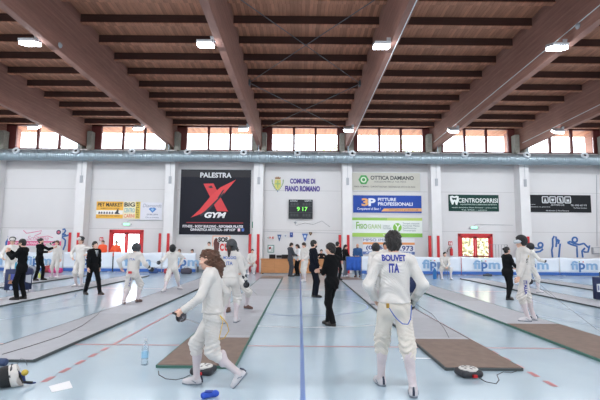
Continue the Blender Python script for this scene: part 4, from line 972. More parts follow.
s = Sign('scoreboard', 288.6, 199.6, 312.7, 218.7, (44, 48, 52), 'black electronic scoreboard showing green 9 17 on the wall', 'scoreboard', Y=Y_WALL - 0.14, depth=0.12, rough=0.35)
M_GREENLED = mat('green_led', (120, 230, 90), 0.4, emit=(120, 240, 80), estr=1.6)
s.text('9', .345, .39, .46, .60, M_GREENLED, 0.0, name='digit'); s.text('17', .58, .39, .78, .60, M_GREENLED, 0.0, name='digit')
s.text('LOCALI', .07, .03, .36, .11, (200, 206, 210)); s.text('OSPITI', .66, .03, .94, .11, (200, 206, 210))
for u in (.08, .2, .32, .58, .7, .82): s.rect(u, .17, u + .09, .31, (58, 62, 66), 'dead_digit')
for u in (.08, .2, .32, .58, .7, .82): s.rect(u, .74, u + .09, .88, (58, 62, 66), 'dead_digit')
s.rect(0.02, .345, .98, .36, (80, 84, 88), 'divider'); s.rect(0.02, .67, .98, .685, (80, 84, 88), 'divider')
cbl = MB().tube([plane_at(x_, y_, Y_WALL - 0.02) for x_, y_ in ((294, 222), (296, 225.5), (305, 223), (313, 224.5), (322, 221), (330, 227))], 0.012, 6).build('hanging_cable', mat('thin_cable', (120, 124, 128), 0.6))
tag(cbl, 'thin cable looping along the wall under the scoreboard', 'cable')
sm_ = MB().lathe([(0.02, 0), (0.07, 0.03), (0.05, 0.10), (0.01, 0.12)], n=12, M=Matrix.Rotation(R(90), 3, 'X'), c=plane_at(295.5, 222.5, Y_WALL - 0.01)).build('wall_siren', M_GREYBOX, smooth=True); tag(sm_, 'small round siren on the wall just below the scoreboard', 'siren')

# safety signs and lamps
s = Sign('exit_sign', 252, 221.6, 258.6, 228, (36, 128, 104), 'square green running man exit sign right of the black gym banner', 'sign')
s.disc(.55, .24, .08, (232, 240, 236), 'running_man'); s.poly([(.42, .36), (.62, .36), (.70, .55), (.62, .58), (.58, .5), (.56, .62), (.70, .72), (.66, .90), (.58, .88), (.60, .76), (.44, .66), (.36, .82), (.16, .80), (.18, .72), (.32, .72), (.42, .5), (.34, .54), (.28, .46)], (232, 240, 236), 'running_man'); s.poly([(.78, .2), (.90, .2), (.90, .9), (.78, .9)], (232, 240, 236), 'door_mark')
M_EMER = mat('green_lit_lens', (150, 240, 190), 0.4, emit=(150, 250, 190), estr=1.4)
for (ex, ey, lab) in ((127, 224.2, 'lit green emergency lamp above the left red door'), (473.8, 227.6, 'lit green emergency lamp above the right red door')):
    p_ = plane_at(ex, ey, Y_WALL); eo = MB().lohi((-0.26, -0.09, -0.09), (0.26, 0, 0.09)).build('emergency_lamp', M_ALU, loc=(p_.x, Y_WALL, p_.z), bevel=0.02); tag(eo, lab, 'lamp', 'emergency lamps')
    MB().lohi((-0.17, -0.10, -0.07), (0.17, -0.085, 0.06)).build('lens', M_EMER, eo)
    MB().lohi((-0.31, -0.06, -0.04), (-0.26, -0.01, 0.04)).lohi((0.26, -0.06, -0.04), (0.31, -0.01, 0.04)).build('bracket', M_GREYBOX, eo)
cd = MB().tube([plane_at(x_, y_, Y_WALL - 0.02) for x_, y_ in ((127, 222), (129.5, 220.4), (163, 220.6))], 0.014, 6).build('wall_conduit', M_GREYBOX); tag(cd, 'thin conduit running right from the left emergency lamp', 'conduit')
cd = MB().tube([plane_at(x_, y_, Y_WALL - 0.02) for x_, y_ in ((474, 225.6), (476, 224.4), (513, 225.2))], 0.014, 6).build('wall_conduit', M_GREYBOX); tag(cd, 'thin conduit running right from the right emergency lamp', 'conduit')
cd = MB().tube([plane_at(x_, y_, Y_WALL - 0.02) for x_, y_ in ((596.5, 175), (597, 246))], 0.016, 6).build('wall_conduit', M_GREYBOX); tag(cd, 'vertical conduit down to the grey box at the far right of the wall', 'conduit')
eb = MB().lohi((-0.25, -0.16, -0.2), (0.25, 0, 0.2)).build('electric_box', M_GREYBOX, loc=plane_at(595.5, 250.5, Y_WALL), bevel=0.02); tag(eb, 'grey electric box on the wall at the far right', 'electric box'); MB().lohi((-0.2, -0.175, -0.15), (0.2, -0.16, 0.15)).build('cover', M_ALU, eb)
for (x0_, y0_, x1_, y1_, lab) in ((99.6, 237.2, 103, 241, 'small red fire sign beside the left red door'), (448.6, 241.4, 452.4, 245.3, 'small red fire sign above the fire extinguisher')):
    s = Sign('fire_sign', x0_, y0_, x1_, y1_, (206, 62, 66), lab, 'sign', group='fire signs'); s.poly([(.2, .2), (.45, .2), (.45, .9), (.2, .9)], (240, 232, 232)); s.poly([(.6, .35), (.85, .2), (.85, .9), (.6, .9)], (240, 232, 232))
p_ = plane_at(451.5, 255.5, Y_WALL - 0.14)
fe = empty('fire_extinguisher', p_); tag(fe, 'red fire extinguisher hung on the wall left of the right red door', 'fire extinguisher')
MB().lathe([(0.0, -.02), (0.085, 0), (0.09, 0.03), (0.09, 0.36), (0.06, 0.43), (0.03, 0.45), (0.03, 0.48)], n=20).build('cylinder', M_RED2, fe, smooth=True)
MB().lohi((-0.02, -0.07, 0.48), (0.02, 0.05, 0.53)).build('valve', mat('black_plastic', (24, 25, 28), 0.45), fe)
MB().tube([(-0.02, -0.02, 0.5), (-0.16, -0.02, 0.46), (-0.24, -0.02, 0.32), (-0.26, -0.02, 0.20)], [0.016, 0.016, 0.018, 0.028], 8).build('hose', mat('black_plastic', (24, 25, 28), 0.45), fe)
MB().lohi((-0.05, 0.08, 0.1), (0.05, 0.14, 0.3)).build('wall_bracket', M_ALU, fe)

# poster, pennants, framed picture behind the desk
s = Sign('sos_poster', 212.4, 235.6, 230.2, 252.8, (226, 224, 222), 'white and orange poster low on the wall under the big red X banner', 'poster')
s.rect(0, 0, 1, .05, (236, 160, 110), 'border'); s.rect(0, 0, .04, 1, (236, 160, 110), 'border'); s.rect(.96, 0, 1, .6, (236, 160, 110), 'border', y=-0.004); s.text('SOS', .32, .09, .86, .38, (48, 46, 48), 0.06); s.text('C', .42, .46, .65, .90, (214, 66, 66), 0.06); s.text('U', .69, .46, .92, .90, (214, 66, 66), 0.06)
s.poly([(.10, .25), (.2, .12), (.3, .22), (.28, .34), (.40, .42), (.36, .95), (.12, .95), (.06, .45)], (98, 56, 52), 'figure')
cd = MB().tube([plane_at(x_, y_, Y_WALL - 0.02) for x_, y_ in ((262, 231.2), (295, 232), (342, 233.4))], 0.012, 6).build('pennant_line', M_GREYBOX); tag(cd, 'straight thin line on the wall carrying the pennants', 'line')
def pennant(px0, py0, px1, py1, rgb, lab, shape, rgb2):
    s = Sign('pennant', px0, py0, px1, py1, mat('clear_backing_%d' % px0, rgb, 0.7), lab, 'pennant', depth=0.012, group='pennants behind the desk')
    if shape == 'tri':
        me = s.o.data; bm = bmesh.new(); bm.from_mesh(me)
        for vt in bm.verts:
            if vt.co.z < s.h * 0.5: vt.co.x = s.w * (0.5 + (0.06 if vt.co.x > s.w / 2 else -0.06))
        bm.to_mesh(me); bm.free()
    if shape == 'shield':
        me = s.o.data; bm = bmesh.new(); bm.from_mesh(me); bmesh.ops.subdivide_edges(bm, edges=bm.edges[:], cuts=3)
        for vt in bm.verts:
            k = 1 - max(0, (0.55 - vt.co.z / s.h)) * 1.5; vt.co.x = s.w / 2 + (vt.co.x - s.w / 2) * k
        bm.to_mesh(me); bm.free()
    s.disc(.5, .36, .2, rgb2, 'badge')
    return s
pennant(277.2, 234.6, 281.4, 241.2, (70, 96, 146), 'blue triangular pennant left of the white shield pennant', 'tri', (190, 202, 220))
pennant(283.4, 234, 287.4, 239, (214, 216, 220), 'white shield pennant between the two blue ones', 'shield', (150, 160, 180))
pennant(289.8, 232.4, 293, 237.2, (54, 78, 150), 'square blue pennant right of the white shield pennant', 'rect', (150, 170, 210))
pennant(302, 233.6, 308, 241.4, (84, 118, 184), 'largest blue triangular pennant with pale top above the white fencer', 'tri', (206, 220, 238))
pennant(309, 232, 312.2, 235.6, (104, 84, 70), 'small brown shield pennant at the right end of the line', 'shield', (160, 140, 110))
s = Sign('logo_board', 267, 236.2, 275, 239.2, (224, 222, 222), 'small white logo board with red and green letters at left of the pennants', 'sign'); s.text('o', .05, .2, .25, .8, (90, 130, 110)); s.text('R', .3, .15, .58, .85, (206, 80, 76), 0.03); s.text('E', .63, .15, .9, .85, (206, 80, 76), 0.03)
s = Sign('first_aid_board', 267.6, 245, 274.2, 252.6, (110, 150, 140), 'green framed first aid board on the wall above the wooden desk', 'notice board', depth=0.06)
s.rect(.12, .10, .88, .88, (226, 230, 230), 'sheet', y=-0.008); s.poly([(.18, .30), (.5, .22), (.55, .5), (.2, .6)], (150, 52, 56), 'mark', y=-0.012); s.poly([(.55, .5), (.85, .25), (.85, .8), (.5, .8)], (188, 196, 196), 'mark', y=-0.012)

# pink and white club banner at far left, athlete drawings
s = Sign('club_cloth_banner', 8, 229.6, 61.5, 247, (226, 224, 228), 'white cloth banner with pink swirl and pink band at far left of the wall', 'banner')
s.rect(0, .66, 1, .92, (222, 92, 142), 'pink_band'); s.text('SCHERMA FIANO ROMANO', .14, .72, .86, .86, (238, 216, 226))
sw = MB()
def uv3(u, v): return (u * s.w, -0.012, (1 - v) * s.h)
sw.tube([uv3(u, v) for u, v in ((.28, .05), (.34, .22), (.52, .12), (.62, .06), (.60, .22), (.50, .36), (.58, .44), (.74, .36), (.84, .46))], 0.02, 6); sw.build('pink_swirl', mat('pink_ink', (222, 110, 150), 0.6), s.o)
s.text('Scherma', .36, .36, .76, .62, (214, 130, 160), 0.0, shear=0.3); s.disc(.94, .14, .045, (66, 66, 96), 'round_badge'); s.disc(.94, .14, .022, (196, 90, 110), 'round_badge', y=-0.009)
BLUE = mat('drawing_blue', (58, 104, 168), 0.6)
def drawing(label, lines, r=0.06):
    p0 = plane_at(*lines[0][0], Y_WALL - 0.012)
    root = empty('wall_drawing', (p0.x, Y_WALL - 0.012, p0.z)); tag(root, label, 'wall drawing', 'blue athlete drawings')
    for ln in lines:
        pts = [plane_at(x_, y_, Y_WALL - 0.012) - p0 for x_, y_ in ln]
        mb = MB(); mb.tube(pts, r, 6)
        for i, v_ in enumerate(mb.v): mb.v[i] = (v_[0], v_[1] * 0.25, v_[2])
        mb.build('stroke', BLUE, root)
def circ(cx, cy, r, a0=0, a1=360, n=14): return [(cx + r * math.cos(R(a0 + (a1 - a0) * i / n)), cy + r * math.sin(R(a0 + (a1 - a0) * i / n))) for i in range(n + 1)]
drawing('blue outline of a bending athlete holding a ball at the right of the wall', [circ(574.8, 239.8, 2.5), [(567.5, 242.5), (570, 241.5), (574, 243.4), (579, 244.6), (584, 243.4)], [(567.5, 242.5), (571, 244.4), (577, 246.2), (577, 250), (577.4, 257.5)], [(584, 243.4), (588, 247.4), (589.6, 245.4), (588, 252), (584.5, 252), (582, 251), (582.8, 257.5)], [(585, 248), (583, 250), (582, 251)]])
drawing('blue outline of a raised hand between two other wall drawings', [[(552.6, 257.5), (551.8, 250), (552.8, 246), (552.6, 239), (554, 236.4), (556, 236.8), (556.6, 242), (556, 247)], [(556.6, 242), (558.4, 239.2), (559.2, 240), (558.4, 244), (560.2, 243.6), (559.6, 249), (558.8, 257.5)]])
drawing('blue outline of a curled swimmer half hidden behind the tall masked fencer', [circ(540.5, 245, 2.3), [(530, 250.5), (534, 247.6), (538, 248.4), (542, 247.6), (542.8, 244)], [(530, 250.5), (534, 252.4), (540, 251.4), (543, 249)]])
drawing('blue outline of a runner on the wall right of the pink banded cloth', [[(62.6, 229.5), (64.6, 229), (65.6, 231), (64, 233.4), (62, 234.4)], [(62.2, 236.4), (66, 236), (70.5, 234.4)], [(63.2, 238), (65.4, 240.4), (65, 245), (63, 250)], [(62.6, 238.4), (62, 234.6), (66, 234.8)]], 0.055)
drawing('blue outline of an arm on the wall at the far left edge', [[(6.2, 246.5), (6.4, 242), (8.6, 239), (10, 236.4)], [(10, 236.4), (8, 236.8)]], 0.07)

# ------------------------------------------------------------------ sponsor barriers before the back wall
M_SHEET = mat('banner_sheet', (222, 230, 240), 0.55, var=0.03, vscale=2); M_FB = mat('logo_light_blue', (140, 176, 212), 0.6); M_FD = mat('logo_dark_blue', (74, 116, 174), 0.6)
M_BASEB = mat('barrier_blue', (52, 100, 176), 0.5); M_DR = mat('logo_red', (206, 70, 74), 0.6); M_DG = mat('logo_green', (70, 150, 90), 0.6)
YB = 25.45
def barrier(cx, half_l, half_r, ztop, lab, faint=False, base=M_BASEB):
    root = empty('sponsor_barrier', (cx, YB, 0)); tag(root, lab, 'banner', 'sponsor barriers along the back wall')
    mb = MB(); nx, nz = 28, 6; vs = []; fs = []
    for j in range(nz + 1):
        for i in range(nx + 1):
            u = i / nx; x = -half_l + (half_l + half_r) * u; v_ = j / nz
            sag = 0.05 * math.sin(PI * u) + 0.012 * math.sin(9 * u + cx)
            vs.append((x, 0.018 * math.sin(14 * u + 3 * v_ + cx) * (0.3 + v_), 0.17 + (ztop - 0.17 - sag * v_) * v_))
    for j in range(nz):
        for i in range(nx): a_ = j * (nx + 1) + i; fs.append((a_, a_ + 1, a_ + nx + 2, a_ + nx + 1))
    o = mb.add(vs, fs).build('sheet', M_SHEET, root, smooth=True); md = o.modifiers.new('t', 'SOLIDIFY'); md.thickness = 0.008
    MB().lohi((-half_l, -0.03, 0.03), (half_r, 0.03, 0.20)).build('base_board', base, root, bevel=0.01)
    for x in (-half_l + 0.15, half_r - 0.15):
        MB().lohi((x - 0.03, 0.03, 0), (x + 0.03, 0.07, ztop - 0.03)).lohi((x - 0.03, -0.2, 0), (x + 0.03, 0.3, 0.03)).build('stand', M_ALU, root)
    y_ = -0.045; x0 = -0.78; zb = 0.36
    put_text(root, 'fi', x0, zb, 0.42, 0.50, M_FB, y=y_, bold=0.03); put_text(root, 'p', x0 + 0.46, zb - 0.14, 0.36, 0.52, M_FD, y=y_, bold=0.03); put_text(root, 'm', x0 + 0.88, zb, 0.66, 0.37, M_FB, y=y_, bold=0.03)
    for (dx, m_) in ((0.50, M_DG), (0.72, M_DR)):
        MB().lathe([(0.035, 0), (0.035, 0.01)], n=12, M=Matrix.Rotation(R(90), 3, 'X'), c=(x0 + dx, y_, zb + 0.45)).build('dot', m_, root)
BD = [('at the far left behind the navy scoring table', -17.75, 1.4, 1.35), ('behind the black-clad referee at left', -14.93, 1.4, 1.35), ('in front of the left red door pillar', -12.12, 1.4, 1.4), ('below the orange-jacketed medics', -9.25, 1.4, 1.35), ('right of the black masked lunging fencer', -6.5, 1.35, 0.55)]
for w_, cx, hl, hr in BD: barrier(cx, hl, hr, 1.14, 'white sponsor barrier ' + w_)
BD = [('behind the lettered fencer', 5.0, 1.5, 1.38), ('behind the seated white fencer', 7.8, 1.38, 1.45), ('in front of the right red door', 10.72, 1.43, 1.38), ('behind the tall masked fencer at right', 13.5, 1.36, 1.38), ('at the far right below the bending athlete drawing', 16.3, 1.38, 1.4)]
for w_, cx, hl, hr in BD: barrier(cx, hl, hr, 1.04, 'white sponsor barrier ' + w_)

# ------------------------------------------------------------------ desk, tables, seats
M_WOOD = plank_mat('desk_veneer', (196, 140, 96), 0, 1.0, groove=0.006, var=0.05, grain=(1, 3, 12), dark=0.6)
BLACKP = mat('black_plastic', (24, 25, 28), 0.45)
dk = empty('wooden_desk', (-0.4, 25.3, 0)); tag(dk, 'long wooden desk in front of the back wall below the pennants', 'desk')
MB().lohi((-1.76, -0.35, 0.06), (1.85, -0.31, 0.80)).build('front_panel', M_WOOD, dk); MB().lohi((-1.80, -0.38, 0.80), (1.89, 0.38, 0.84)).build('desk_top', M_WOOD, dk, bevel=0.006)
for x in (-1.74, 0.0, 1.81): MB().lohi((x - 0.02, -0.31, 0), (x + 0.02, 0.34, 0.80)).build('side_panel', M_WOOD, dk)
for x in (-1.65, 1.7): MB().lathe([(0.03, 0), (0.03, 0.06)], n=10, c=(x, -0.33, 0)).build('foot', BLACKP, dk)
for (pxx, lab, tw) in ((272.3, 'black laptop at the left end of the wooden desk', 0.36), (279, 'low black laptop in the middle of the wooden desk', 0.30), (285.2, 'larger black laptop on the wooden desk beside the grey-suited man', 0.40)):
    x = plane_at(pxx, 258, 25.2).x; lp = empty('laptop', (x, 25.25, 0.845)); tag(lp, lab, 'laptop', 'laptops on the desk')
    MB().lohi((-tw / 2, -0.02, 0), (tw / 2, 0.24, 0.02)).build('keyboard_base', BLACKP, lp)
    MB().box((0, -0.05, 0.12), (tw, 0.015, 0.24 if tw > 0.32 else 0.16), Matrix.Rotation(R(14), 3, 'X')).build('screen_lid', BLACKP, lp)

M_NAVYC = mat('navy_cloth', (34, 46, 84), 0.75, var=0.06, vscale=5, bump=0.2, bscale=30)
def score_table(x0, x1, y0, y1, h, lab, ry=0.0, marks=True):
    root = empty('scoring_table', ((x0 + x1) / 2, (y0 + y1) / 2, 0), ry); tag(root, lab, 'table', 'navy scoring tables')
    hx, hy = (x1 - x0) / 2, (y1 - y0) / 2
    MB().lohi((-hx, -hy, h - 0.03), (hx, hy, h)).build('table_top', BLACKP, root)
    for sx in (-1, 1):
        for sy in (-1, 1): MB().tube([(sx * (hx - 0.05), sy * (hy - 0.05), 0), (sx * (hx - 0.05), sy * (hy - 0.05), h - 0.03)], 0.015, 8).build('leg', M_STEEL, root)
    cl = MB(); n = 12
    def side(pa, pb):
        vs = []; fs = []
        for i in range(n + 1):
            t_ = i / n; p = Vector(pa).lerp(Vector(pb), t_); nn = Vector((pb[1] - pa[1], pa[0] - pb[0])).normalized()
            for z_, k in ((h + 0.006, 0), (h * 0.5, 1), (0.07, 1.6)): vs.append((p.x + nn.x * (0.012 + k * 0.008 * math.sin(11 * t_ + pa[0] * 7)), p.y + nn.y * (0.012 + k * 0.008 * math.sin(11 * t_ + pa[0] * 7)), z_))
        for i in range(n):
            for j in range(2): fs.append((i * 3 + j, (i + 1) * 3 + j, (i + 1) * 3 + j + 1, i * 3 + j + 1))
        cl.add(vs, fs)
    c4 = [(-hx, -hy), (hx, -hy), (hx, hy), (-hx, hy)]
    for i in range(4): side(c4[i], c4[(i + 1) % 4])
    cl.add([(-hx - .012, -hy - .012, h + 0.007), (hx + .012, -hy - .012, h + 0.007), (hx + .012, hy + .012, h + 0.007), (-hx - .012, hy + .012, h + 0.007)], [(0, 1, 2, 3)])
    co = cl.build('table_cloth', M_NAVYC, root, smooth=True); md = co.modifiers.new('t', 'SOLIDIFY'); md.thickness = 0.004
    if marks:
        def pm(pts, rgb, nm, face):
            f = MB(); P_ = [(a_ * 2 * hx - hx, -hy - 0.045 if face == 0 else 0, z_) for a_, z_ in pts]
            if face == 0: f.prism([(p[0], p[2]) for p in P_], -hy - 0.042, -hy - 0.034)
            else: f.add([(hx + 0.042, a_ * 2 * hy - hy, z_) for a_, z_ in pts] + [(hx + 0.034, a_ * 2 * hy - hy, z_) for a_, z_ in pts], [tuple(range(len(pts))), tuple(range(2 * len(pts) - 1, len(pts) - 1, -1))])
            f.build(nm, mat('ink_%d_%d_%d' % rgb, rgb, 0.6), root)
        pm([(.22, .28), (.62, .28), (.62, .60), (.22, .60)], (70, 80, 150), 'printed_picture', 0); pm([(.22, .28), (.60, .28), (.56, .36), (.40, .42), (.26, .36)], (226, 160, 90), 'printed_flame', 0)
        pm([(.22, .40), (.34, .40), (.34, .60), (.22, .60)], (200, 180, 110), 'printed_panel', 0)
        pm([(.41 + .09 * math.cos(a_), .15 + .07 * math.sin(a_)) for a_ in np.linspace(0, 2 * PI, 13)[:-1]], (150, 164, 196), 'printed_badge', 0)
        pm([(.2, .34), (.8, .28), (.8, .56), (.2, .56)], (196, 204, 216), 'printed_panel', 1)
    return root
score_table(-9.66, -9.06, 14.65, 15.1, 0.74, 'navy clothed scoring table with printed emblems behind the suited man at left', R(-3))
score_table(3.33, 4.0, 15.0, 15.6, 0.76, 'navy clothed scoring table half hidden behind the arm of the lettered fencer', marks=False)
score_table(9.02, 9.9, 13.1, 13.7, 0.72, 'navy clothed scoring table at the right edge of the hall', marks=False)
s = Sign('table_panel', 597, 284, 606, 292, (208, 214, 222), 'white printed sheet pinned to the navy table at the right edge', 'sheet', Y=13.04, depth=0.006); s.text('I', .1, .2, .2, .8, (60, 80, 140)); s.text('A', .25, .2, .5, .8, (60, 80, 140))
sa = empty('scoring_machine', (9.22, 13.35, 0.74)); tag(sa, 'scoring machine with a lit red lamp on the navy table at right', 'scoring machine')
MB().lohi((-0.16, -0.1, 0), (0.2, 0.1, 0.16)).build('case', BLACKP, sa, bevel=0.01); MB().lohi((-0.14, -0.115, 0.03), (-0.02, -0.1, 0.13)).build('red_lamp', mat('red_lit', (255, 70, 60), 0.4, emit=(255, 50, 40), estr=4), sa); MB().lohi((0.04, -0.115, 0.03), (0.16, -0.1, 0.13)).build('green_lamp', mat('green_unlit', (40, 90, 60), 0.4), sa)
def bottle(x, y, z, h, r, label, body_m, cap_m, lab_m=None, name='bottle', group=None):
    root = empty(name, (x, y, z)); tag(root, label, 'bottle', group)
    MB().lathe([(r * 0.85, 0), (r, 0.02 * h), (r, 0.14 * h), (r * 0.93, 0.18 * h), (r, 0.22 * h), (r, 0.62 * h), (r * 0.9, 0.70 * h), (r * 0.45, 0.86 * h), (r * 0.33, 0.90 * h), (r * 0.33, 0.94 * h)], n=24).build('bottle_body', body_m, root, smooth=True)
    MB().lathe([(r * 0.40, 0.925 * h), (r * 0.40, h)], n=16).build('cap', cap_m, root)
    if lab_m: MB().lathe([(r * 1.01, 0.28 * h), (r * 1.02, 0.30 * h), (r * 1.02, 0.50 * h), (r * 1.01, 0.52 * h)], n=24).build('bottle_label', lab_m, root, smooth=True)
    return root
pm = bpy.data.materials.new('clear_plastic'); pm.use_nodes = True; nt = pm.node_tree; nt.nodes.clear()
out = nt.nodes.new('ShaderNodeOutputMaterial'); mx = nt.nodes.new('ShaderNodeMixShader'); tr = nt.nodes.new('ShaderNodeBsdfTransparent'); tr.inputs[0].default_value = (0.90, 0.95, 0.98, 1)
gl = nt.nodes.new('ShaderNodeBsdfGlossy'); gl.inputs['Roughness'].default_value = 0.08; lw = nt.nodes.new('ShaderNodeLayerWeight'); lw.inputs['Blend'].default_value = 0.35
nt.links.new(lw.outputs['Facing'], mx.inputs[0]); nt.links.new(tr.outputs[0], mx.inputs[1]); nt.links.new(gl.outputs[0], mx.inputs[2]); nt.links.new(mx.outputs[0], out.inputs[0])
M_CAPW = mat('white_cap', (226, 230, 236), 0.4); M_LABB = mat('label_pale_blue', (150, 196, 226), 0.5)
p_ = floor_at(143.3, 366); bottle(p_.x, p_.y + 0.045, 0, 0.345, 0.046, 'clear water bottle with pale blue label standing on the blue floor', pm, M_CAPW, M_LABB)
bottle(-9.5, 14.9, 0.75, 0.26, 0.035, 'blue bottle on the navy scoring table at left', mat('blue_bottle', (60, 150, 180), 0.3), M_CAPW)
bottle(-9.16, 14.85, 0.75, 0.30, 0.05, 'red and white container on the navy scoring table at left', mat('red_bottle', (196, 70, 70), 0.4), M_CAPW, mat('label_white', (230, 230, 232), 0.5))
bottle(6.78, 22.3, 0, 0.60, 0.09, 'tall blue water jug beside the seated white fencer', mat('jug_blue', (44, 120, 190), 0.3), M_CAPW)
bottle(-11.9, 20.4, 0.0, 0.3, 0.05, 'small yellow green bottle on the floor at the feet of the bareheaded fencer', mat('lime_bottle', (206, 214, 110), 0.4), M_CAPW)

def chair(x, y, rz, col, lab):
    root = empty('plastic_chair', (x, y, 0), rz); tag(root, lab, 'chair'); m = mat('chair_%d_%d_%d' % col, col, 0.5)
    MB().lohi((-0.21, -0.20, 0.43), (0.21, 0.22, 0.46)).build('seat', m, root, bevel=0.012); MB().box((0, -0.22, 0.66), (0.40, 0.025, 0.34), Matrix.Rotation(R(8), 3, 'X')).build('backrest', m, root, bevel=0.01)
    for sx in (-1, 1):
        MB().tube([(sx * 0.19, 0.19, 0), (sx * 0.18, 0.17, 0.43)], 0.013, 8).build('leg', M_STEEL, root); MB().tube([(sx * 0.19, -0.24, 0), (sx * 0.18, -0.20, 0.43), (sx * 0.17, -0.235, 0.78)], 0.013, 8).build('leg', M_STEEL, root)
chair(-2.62, 24.75, PI, (190, 44, 50), 'red plastic chair under the white fencer seated left of the desk')
chair(7.2, 22.35, PI, (120, 150, 190), 'pale blue chair under the white fencer seated before the barriers')
bn = empty('bench', (-6.65, 26.1, 0)); tag(bn, 'low bench behind the barrier with two people sitting on it', 'bench')
MB().lohi((-0.8, -0.16, 0.40), (0.8, 0.16, 0.44)).build('seat', M_WOOD, bn)
for x in (-0.7, 0.7): MB().lohi((x - 0.03, -0.14, 0), (x + 0.03, 0.14, 0.40)).build('leg', M_STEEL, bn)

# blue cloth stand in front of the two people beside the desk
st = empty('cloth_stand', (2.78, 22.75, 0)); tag(st, 'blue cloth hung on a low stand before the woman and the blue-sweatered man', 'stand')
M_BCL = mat('royal_blue_cloth', (36, 88, 180), 0.7, var=0.15, vscale=6)
f = MB(); vs = []; fs = []
for i in range(25):
    for j in range(5): vs.append((-0.38 + 0.76 * i / 24, 0.03 * math.sin(i * 0.9) * (1 - j / 5), 0.36 + 0.70 * j / 4))
for i in range(24):
    for j in range(4): fs.append((i * 5 + j, (i + 1) * 5 + j, (i + 1) * 5 + j + 1, i * 5 + j + 1))
o = f.add(vs, fs).build('cloth', M_BCL, st, smooth=True); md = o.modifiers.new('t', 'SOLIDIFY'); md.thickness = 0.008
MB().tube([(-0.4, 0, 1.06), (0.4, 0, 1.06)], 0.015, 8).build('rail', M_STEEL, st)
for x in (-0.4, 0.4): MB().tube([(x, 0, 0), (x, 0, 1.06)], 0.015, 8).tube([(x, -0.2, 0.015), (x, 0.2, 0.015)], 0.015, 8).build('post', M_STEEL, st)

rl = empty('metal_railing', (11.75, 26.3, 0)); tag(rl, 'grey metal railing by the wall behind the dark-clothed woman', 'railing')
MB().tube([(-0.45, 0, 0), (-0.45, 0, 1.75), (0.6, 0, 1.75), (0.6, 0, 0)], 0.02, 8).build('rail_frame', M_STEEL, rl)
for i in range(5): MB().tube([(-0.27 + 0.175 * i, 0, 0.2), (-0.27 + 0.175 * i, 0, 1.75)], 0.009, 6).build('bar', M_STEEL, rl)
MB().tube([(-0.45, 0, 0.2), (0.6, 0, 0.2)], 0.012, 6).build('bar', M_STEEL, rl)

def bag(x, y, L, h, rgb, label, rz=0.0):
    root = empty('sports_bag', (x, y, 0), rz); tag(root, label, 'bag', 'bags along the back of the hall')
    V, Q = Field([([rbox((0, 0, h * 0.5), (L / 2, h * 0.55, h * 0.5), None, h * 0.35), ell((L * 0.1, 0, h * 0.6), (L * 0.4, h * 0.5, h * 0.5), None, 0.05)], [((0, 0, 0.004), (0, 0, -1))])], 0.02).mesh()
    obj_from(V, Q, 'bag_body', mat('bag_%d_%d_%d' % rgb, rgb, 0.7), root)
    MB().tube([(-L * 0.2, 0, h * 0.98), (-L * 0.15, 0, h * 1.25), (L * 0.15, 0, h * 1.25), (L * 0.2, 0, h * 0.98)], 0.012, 6).build('handle', BLACKP, root)
bag(-13.3, 24.3, 0.7, 0.26, (206, 60, 130), 'pink sports bag on the floor before the barrier left of the white fencer')
bag(-13.9, 24.7, 0.7, 0.36, (150, 60, 64), 'dark red sports bag behind the pink bag')
bag(-14.75, 24.6, 0.6, 0.3, (150, 156, 168), 'grey sports bag left of the dark red bag')
bag(-13.2, 21.6, 0.5, 0.4, (60, 70, 96), 'dark blue bag beside the bareheaded white fencer')
bag(-6.2, 24.4, 0.6, 0.3, (70, 66, 80), 'dark bag before the barrier end right of the lunging fencer')
bag(-7.2, 24.5, 0.5, 0.28, (176, 60, 66), 'red bag before the barrier right of the lunging fencer')
bag(-8.1, 24.7, 0.5, 0.26, (60, 90, 150), 'blue bag before the barrier behind the lunging fencer')
bag(6.1, 23.6, 0.5, 0.3, (44, 46, 54), 'black bag before the barrier right of the lettered fencer')
bag(10.4, 24.6, 0.5, 0.12, (70, 74, 82), 'flat dark bag on the floor before the right red door')
# ------------------------------------------------------------------ the people
PT = 0.0395      # top of a piste
def xy(px_, d): return ((px_ - 300) * d / FPX, d)
NEAR, MID, FAR = 0.006, 0.009, 0.012

# fencer seen from behind in the foreground
bou = person('tall white fencer standing hands on hips, blue letters across the back', 1.10, 5.18, 0, 1.80, NEAR, hair=('full', 'black'), glove='r', bulk=1.02, legs=('breeches', M_BREECH),
             pz=0.945, lf=(-0.125, 0.18, 0.085), rf=(0.15, -0.20, 0.085), lfy=14, rfy=10, lh=(-0.205, 0.10, 1.00), rh=(0.262, 0.10, 1.00), le=(-0.8, -0.9, 0), re=(0.6, -1, 0),
             thumb_l=(0.3, 0.6, 0.7), thumb_r=(-0.3, 0.6, 0.7), curl=(0.35, 0.9), hyaw=4, hpitch=6)
decal(bou['body'], bou['top'], 'BOUVET', M_PADBLUE, -0.155, 1.455, 0.275, 0.075, bold=0.045)
decal(bou['body'], bou['top'], 'ITA', M_PADBLUE, -0.08, 1.325, 0.115, 0.105, bold=0.045)
# body cord clipped behind
bc = MB().tube([(-0.11, -0.165, 0.965), (-0.07, -0.19, 0.90), (-0.045, -0.20, 0.86), (-0.01, -0.20, 0.82), (0.05, -0.19, 0.77), (0.11, -0.18, 0.765), (0.145, -0.165, 0.82), (0.155, -0.155, 0.90), (0.16, -0.15, 0.97)], 0.006, 6).build('body_cord', mat('cord_blue', (70, 100, 180), 0.5), bou['body'])
MB().lohi((-0.125, -0.19, 0.94), (-0.095, -0.155, 0.99)).build('cord_clip', mat('brass', (190, 150, 70), 0.35, 0.7), bou['body'])

